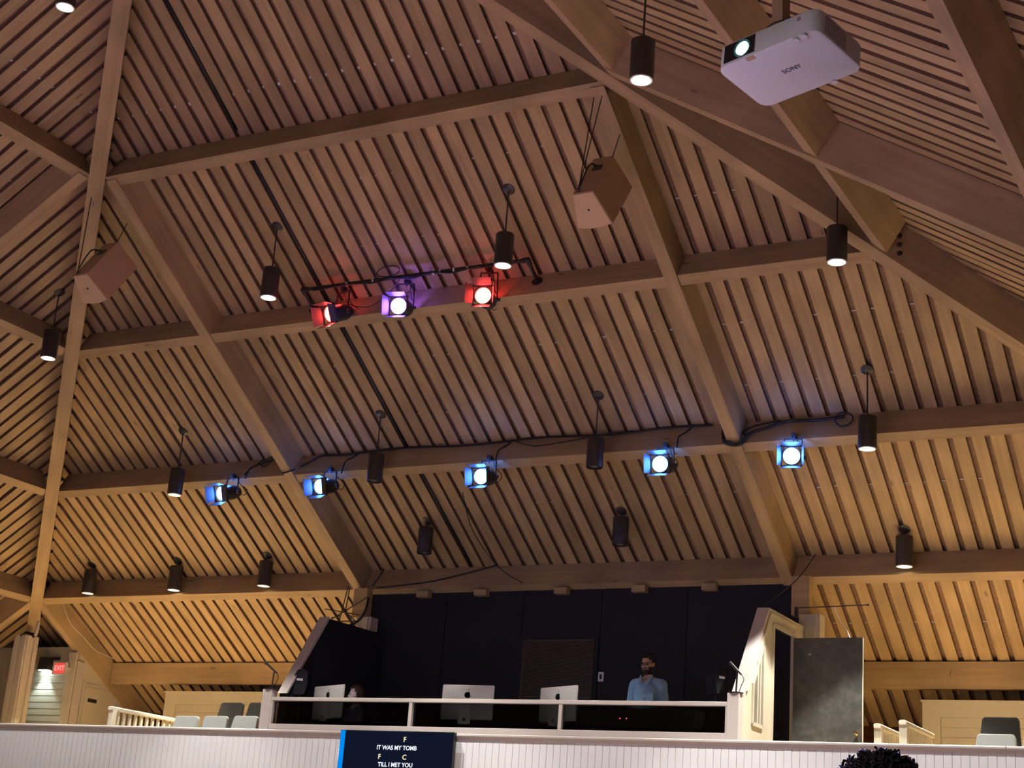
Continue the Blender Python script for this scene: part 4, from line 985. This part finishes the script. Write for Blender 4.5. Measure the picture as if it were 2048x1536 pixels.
def hand(mb, wrist, d, side, curl):
    d = V(d).normalized(); nrm_ = V((0, 1, 0)) if abs(d.y) < 0.8 else V((0, 0, -1)); sd = d.cross(nrm_).normalized(); nrm_ = sd.cross(d)
    w = V(wrist); palm = w + d * 0.085
    for k in range(5): caps(mb, w + sd * (k - 2) * 0.008, palm + sd * (k - 2) * 0.018, 0.02, 0.014, 8)
    for k, ln in enumerate((0.072, 0.082, 0.076, 0.06)):
        b = palm + sd * (k - 1.5) * 0.021; m_ = b + (d * math.cos(curl) - nrm_ * math.sin(curl)) * ln * 0.55; e = m_ + (d * math.cos(curl * 2.2) - nrm_ * math.sin(curl * 2.2)) * ln * 0.5
        caps(mb, b, m_, 0.0095, 0.009, 8); caps(mb, m_, e, 0.009, 0.0075, 8)
    b = w + d * 0.03 + sd * side * 0.03; m_ = b + (d * 0.6 + sd * side * 0.8) * 0.045; e = m_ + (d * 0.95 + sd * side * 0.2) * 0.035
    caps(mb, b, m_, 0.012, 0.011, 8); caps(mb, m_, e, 0.011, 0.009, 8)
def head_geo(mb, c, M, s=1.0):
    T = lambda x, y, z: c + M @ (V((x, y, z)) * s)
    mb.ball(T(0, 0.012, 0.03), V((0.076, 0.097, 0.10)) * s, 20, 14, M)            # skull
    mb.ball(T(0, -0.022, -0.045), V((0.061, 0.070, 0.078)) * s, 18, 12, M)        # face and jaw
    mb.ball(T(0, -0.062, -0.098), V((0.026, 0.024, 0.02)) * s, 10, 8, M)          # chin
    caps(mb, T(0, -0.092, 0.012), T(0, -0.112, -0.030), 0.009 * s, 0.015 * s)      # nose
    for q in (-1, 1):
        mb.ball(T(q * 0.03, -0.078, 0.028), V((0.026, 0.015, 0.010)) * s, 10, 6, M)   # brow
        mb.ball(T(q * 0.04, -0.066, -0.028), V((0.024, 0.020, 0.024)) * s, 10, 6, M)  # cheek
        mb.ball(T(q * 0.078, 0.012, -0.004), V((0.012, 0.022, 0.034)) * s, 10, 6, M)  # ear
        mb.ball(T(q * 0.012, -0.09, -0.06), V((0.018, 0.010, 0.007)) * s, 8, 6, M)    # lips
def person(name, label, loc, yaw, H, headM, skin, shirt_mat, trouser_mat, arms, sitting=False, sleeve=1.18, voxel=0.0105, female=False, headdrop=0.0):
    k = H / 1.80
    t = thing(name, label, 'person', loc, (0, 0, math.radians(yaw)))
    mb = MB(); P = lambda x, y, z: V((x, y, z)) * k
    drop = 0.46 if sitting else 0.0                   # sitting lowers the hips to chair height
    O = lambda x, y, z: P(x, y, z - drop)
    sw_ = 0.165 if female else 0.174
    mb.ball(O(0, 0.0, 1.30), V((sw_ * 0.92, 0.115, 0.21)) * k, 18, 12)
    mb.ball(O(0, -0.01, 1.12), V((0.15, 0.105, 0.18)) * k, 18, 12)
    mb.ball(O(0, 0.005, 0.97), V((0.168, 0.118, 0.13)) * k, 18, 12)
    for s in (-1, 1):
        caps(mb, O(s * 0.05, 0.01, 1.485), O(s * sw_, 0.012, 1.435), 0.058 * k, 0.064 * k)
        sh, el, wr = (O(*[a[0] * s if i == 0 else a[i] for i in range(3)]) for a in arms[s])
        caps(mb, sh, el, 0.056 * k, 0.042 * k); caps(mb, el, wr, 0.041 * k, 0.027 * k)
        hand(mb, wr, wr - el, s * -1, 0.45)
        if sitting:
            hp, kn, an = P(s * 0.09, 0.02, 0.50), P(s * 0.11, -0.42, 0.50), P(s * 0.11, -0.40, 0.08)
        else:
            hp, kn, an = P(s * 0.095, 0.0, 0.92), P(s * 0.105, -0.01, 0.50), P(s * 0.11, 0.02, 0.09)
        caps(mb, hp, kn, 0.088 * k, 0.058 * k); caps(mb, kn, an, 0.056 * k, 0.036 * k)
        caps(mb, an + P(0, 0.03, -0.05), an + P(s * 0.02, -0.17, -0.06), 0.036 * k, 0.028 * k)
    hc = O(0, -0.025, 1.685 - headdrop)
    caps(mb, O(0, 0.02, 1.46), hc + headM @ P(0, 0.02, -0.05), 0.058 * k, 0.052 * k)
    head_geo(mb, hc, headM, k)
    me = remeshed(mb, voxel)
    body = obj('body', me, skin, t, smooth=2)
    zs = lambda c: c.z / k + drop
    neck = lambda c: zs(c) < 1.50 - 0.035 * (abs(c.x) < 0.05 * k and c.y < 0)
    sl = sleeve
    def shirtp(c, n_):
        z = zs(c)
        if z < 0.90 or not neck(c): return False
        if abs(c.x) < 0.20 * k and not any((c - O(*[a[0] * s if i == 0 else a[i] for i in range(3)])).length < 0.0 for s in (-1, 1) for a in [arms[s][2]]):
            return True if abs(c.y) < 0.16 * k else z > sl
        return z > sl
    obj('shirt', shell(me, shirtp, 0.014 * k, 0.006), shirt_mat, t, smooth=2)
    obj('trousers', shell(me, (lambda c, n_: c.z / k < (0.56 if sitting else 0.93) and c.z / k > 0.1 and (zs(c) < 1.05) and abs(c.x) < 0.2 * k), 0.016 * k, 0.005), trouser_mat, t, smooth=2)
    for s in (-1, 1):
        an = P(s * 0.11, -0.40, 0.08) if sitting else P(s * 0.11, 0.02, 0.09)
        obj('shoe', MB().ball(an + P(s * 0.012, -0.07, -0.042), V((0.048, 0.14, 0.048)) * k, 14, 8), plain('shoe_black', (0.02, 0.018, 0.016), 0.4), t, smooth=2)
    return t, body, me, hc, k
SKIN1 = plain('skin_tan', (0.50, 0.30, 0.20), 0.55, var=0.06); SKIN2 = plain('skin_fair', (0.55, 0.36, 0.29), 0.55); SKIN3 = plain('skin_brown', (0.20, 0.10, 0.06), 0.5)
HAIRB = plain('hair_black', (0.010, 0.008, 0.008), 0.5, bump=0.6, bscale=160)
# man at the desk
hM = Matrix.Rotation(math.radians(-6), 3, 'Z') @ Matrix.Rotation(math.radians(7), 3, 'X')
ar_ = {s: [(0.185, 0.015, 1.42), (0.232, 0.0, 1.14), (0.21, -0.20, 0.96)] for s in (-1, 1)}
mt, mbdy, mme, hc, k = person('person', 'man in a short-sleeved blue shirt and glasses standing behind the desk', (-7.97, 18.1, FB), 0, 1.815, hM, SKIN1,
    plain('chambray_blue', (0.30, 0.50, 0.72), 0.85, bump=0.5, bscale=120, var=0.12, vscale=30), plain('dark_trousers', (0.02, 0.02, 0.028), 0.8), ar_, sleeve=1.19)
loc = lambda c: hM.inverted() @ ((c - hc) / k)
def hairp(c, n_):
    q = loc(c)
    if q.z < -0.06 or q.length > 0.2: return False
    return (q.z > 0.066) or (q.y > 0.03 and q.z > -0.045) or (q.z > 0.045 and q.y > -0.06) or (abs(q.x) > 0.055 and q.y > -0.03 and q.z > 0.015)
obj('hair', shell(mme, hairp, 0.013, 0.008), HAIRB, mt, smooth=2)
def beardp(c, n_):
    q = loc(c)
    return q.length < 0.2 and -0.13 < q.z < -0.035 and q.y < 0.02 and (q.z < -0.066 or abs(q.x) > 0.042 or (q.z < -0.04 and q.y > -0.106 and abs(q.x) < 0.035 and q.z > -0.052)) and n_.z > -0.9
obj('beard', shell(mme, beardp, 0.004, 0.003), plain('beard_dark', (0.030, 0.018, 0.013), 0.8, bump=0.5, bscale=200), mt, smooth=2)
hp = lambda x, y, z: hc + hM @ (V((x, y, z)) * k)
gl = MB()
for q in (-1, 1):
    gl.tube([hp(q * 0.034 + 0.027 * math.cos(a), -0.103, 0.004 + 0.019 * math.sin(a)) for a in [i * math.pi / 8 for i in range(17)]], 0.0028, 6)
    gl.tube([hp(q * 0.061, -0.101, 0.01), hp(q * 0.08, -0.05, 0.01), hp(q * 0.083, 0.02, 0.008)], 0.0025, 6)
gl.tube([hp(-0.008, -0.105, 0.008), hp(0.008, -0.105, 0.008)], 0.0025, 6)
obj('glasses', gl, BLACKM, mt)
for q in (-1, 1): obj('eye', MB().ball(hp(q * 0.032, -0.086, 0.004), 0.009 * k, 10, 8), plain('eye_dark', (0.03, 0.02, 0.018), 0.2), mt, smooth=2)
obj('mouth', MB().ball(hp(0, -0.098, -0.06), V((0.022, 0.006, 0.004)) * k, 10, 6, hM), plain('lip', (0.24, 0.10, 0.08), 0.5), mt, smooth=2)
SHB = MATS['chambray_blue']
cl = MB()
for s in (-1, 1):
    a, b, c_, d_ = V((s * 0.010, -0.135, 1.415)) * k, V((s * 0.072, -0.05, 1.555)) * k, V((s * 0.095, -0.075, 1.49)) * k, V((s * 0.06, -0.145, 1.42)) * k
    cl.add([a, b, c_, d_] + [q + V((0, -0.012, 0)) for q in (a, b, c_, d_)], [(0, 1, 2, 3), (7, 6, 5, 4), (0, 4, 5, 1), (1, 5, 6, 2), (2, 6, 7, 3), (3, 7, 4, 0)])
obj('collar', cl, SHB, mt)
for z in (1.33, 1.25, 1.17): obj('button', MB().cyl(V((0.0, -0.12, z)) * k, V((0.0, -0.153, z)) * k, 0.0085, n=8), WHITE, mt)
obj('chest_pocket', MB().bb(V((0.05, -0.146, 1.22)) * k, V((0.14, -0.10, 1.32)) * k), SHB, mt)
# seated woman at the left computer
hW = Matrix.Rotation(math.radians(-32), 3, 'Z') @ Matrix.Rotation(math.radians(4), 3, 'X')
q = onY(716, 1371, 18.12)
arw = {s: [(0.17, 0.015, 1.41), (0.21, -0.06, 1.16), (0.15, -0.30, 1.10)] for s in (-1, 1)}
zW = q.z - FB                                          # crown height above the floor
wt, wb, wme, hcw, kw = person('person', 'seated woman with brown hair in profile beside the left computer', (q.x, 18.12, FB), -22, 1.66, hW, SKIN2,
    plain('dark_top', (0.03, 0.028, 0.03), 0.85), plain('dark_jeans', (0.02, 0.022, 0.03), 0.85), arw, sitting=True, sleeve=1.0, female=True, voxel=0.012)
dzw = zW - (hcw.z + 0.135 * kw); wt.location.z += dzw
locw = lambda c: hW.inverted() @ ((c - hcw) / kw)
def hairw(c, n_):
    q = locw(c)
    if q.length > 0.24: return False
    return q.z > 0.07 or (q.y > -0.015 and q.z > -0.16 and not (abs(q.x) > 0.07 and -0.03 < q.z < 0.02 and q.y < 0.01))
obj('hair', shell(wme, hairw, 0.022, 0.010), plain('hair_brown', (0.055, 0.022, 0.014), 0.55, bump=0.6, bscale=120), wt, smooth=2)
for s in (-1, 1): obj('eye', MB().ball(hcw + hW @ (V((s * 0.032, -0.086, 0.004)) * kw), 0.008, 8, 6), MATS['eye_dark'], wt)
st = thing('stool', 'dark round stool under the seated woman in the booth', 'stool', (q.x, 18.12, FB))
obj('seat', MB().cyl((0, 0.02, 0.36 + dzw), (0, 0.02, 0.42 + dzw), 0.18, n=20), SEATD, st)
for a in range(4): obj('leg', MB().cyl((0.13 * math.cos(a * 1.57 + 0.78), 0.13 * math.sin(a * 1.57 + 0.78), 0.37 + dzw), (0.19 * math.cos(a * 1.57 + 0.78), 0.19 * math.sin(a * 1.57 + 0.78), 0), 0.013, n=8), BLACKM, st)
# listener standing near the camera, only curly hair in view
cw = sight(1763, 1499) * 4.9 + V((0, 0, ZC))
hF = Matrix.Rotation(math.radians(0), 3, 'Z')
arf = {s: [(0.20, 0.015, 1.41), (0.25, 0.03, 1.13), (0.24, -0.04, 0.88)] for s in (-1, 1)}
ft, fb_, fme, hcf, kf = person('person', 'person with short curly black hair at the bottom right edge', (cw.x, cw.y, 0), 200, 1.785, hF, SKIN3,
    plain('grey_shirt', (0.12, 0.12, 0.13), 0.85), MATS['dark_jeans'], arf, sleeve=1.15, voxel=0.013)
dzf = cw.z - (hcf.z + 0.155 * kf); 
rng = random.Random(3)
curls = MB()
n_c = 0
while n_c < 900:
    v = V((rng.gauss(0, 1), rng.gauss(0, 1), rng.gauss(0, 1))).normalized()
    if v.z < -0.15 or (v.y < -0.55 and v.z < 0.45): continue
    n_c += 1
    base = hcf + V((0, 0.012, 0.03)) * kf + V((v.x * 0.108, v.y * 0.108, v.z * 0.106)) * kf
    ax = (v + V((rng.uniform(-.5, .5), rng.uniform(-.5, .5), rng.uniform(-.3, .5)))).normalized(); e1_ = ax.orthogonal().normalized(); e2_ = ax.cross(e1_)
    rr = rng.uniform(0.006, 0.011); ln = rng.uniform(0.025, 0.058); ph_ = rng.uniform(0, 6.28)
    pts = [base + ax * (ln * j / 9) + (e1_ * math.cos(ph_ + j * 1.25) + e2_ * math.sin(ph_ + j * 1.25)) * rr for j in range(10)]
    curls.tube(pts, 0.0042, 5)
hr_ = obj('curly_hair', curls, plain('hair_curl_black', (0.010, 0.008, 0.010), 0.45), ft, smooth=2, kind='stuff')
obj('hair_cap', shell(fme, lambda c, n_: (c - hcf).length < 0.2 and (c.z - hcf.z) > 0.02 * kf and ((c - hcf).y > -0.07 or c.z - hcf.z > 0.075), 0.012, 0.006), MATS['hair_curl_black'], ft, smooth=2)
print('listener crown offset', round(dzf, 3), 'woman', round(dzw, 3))
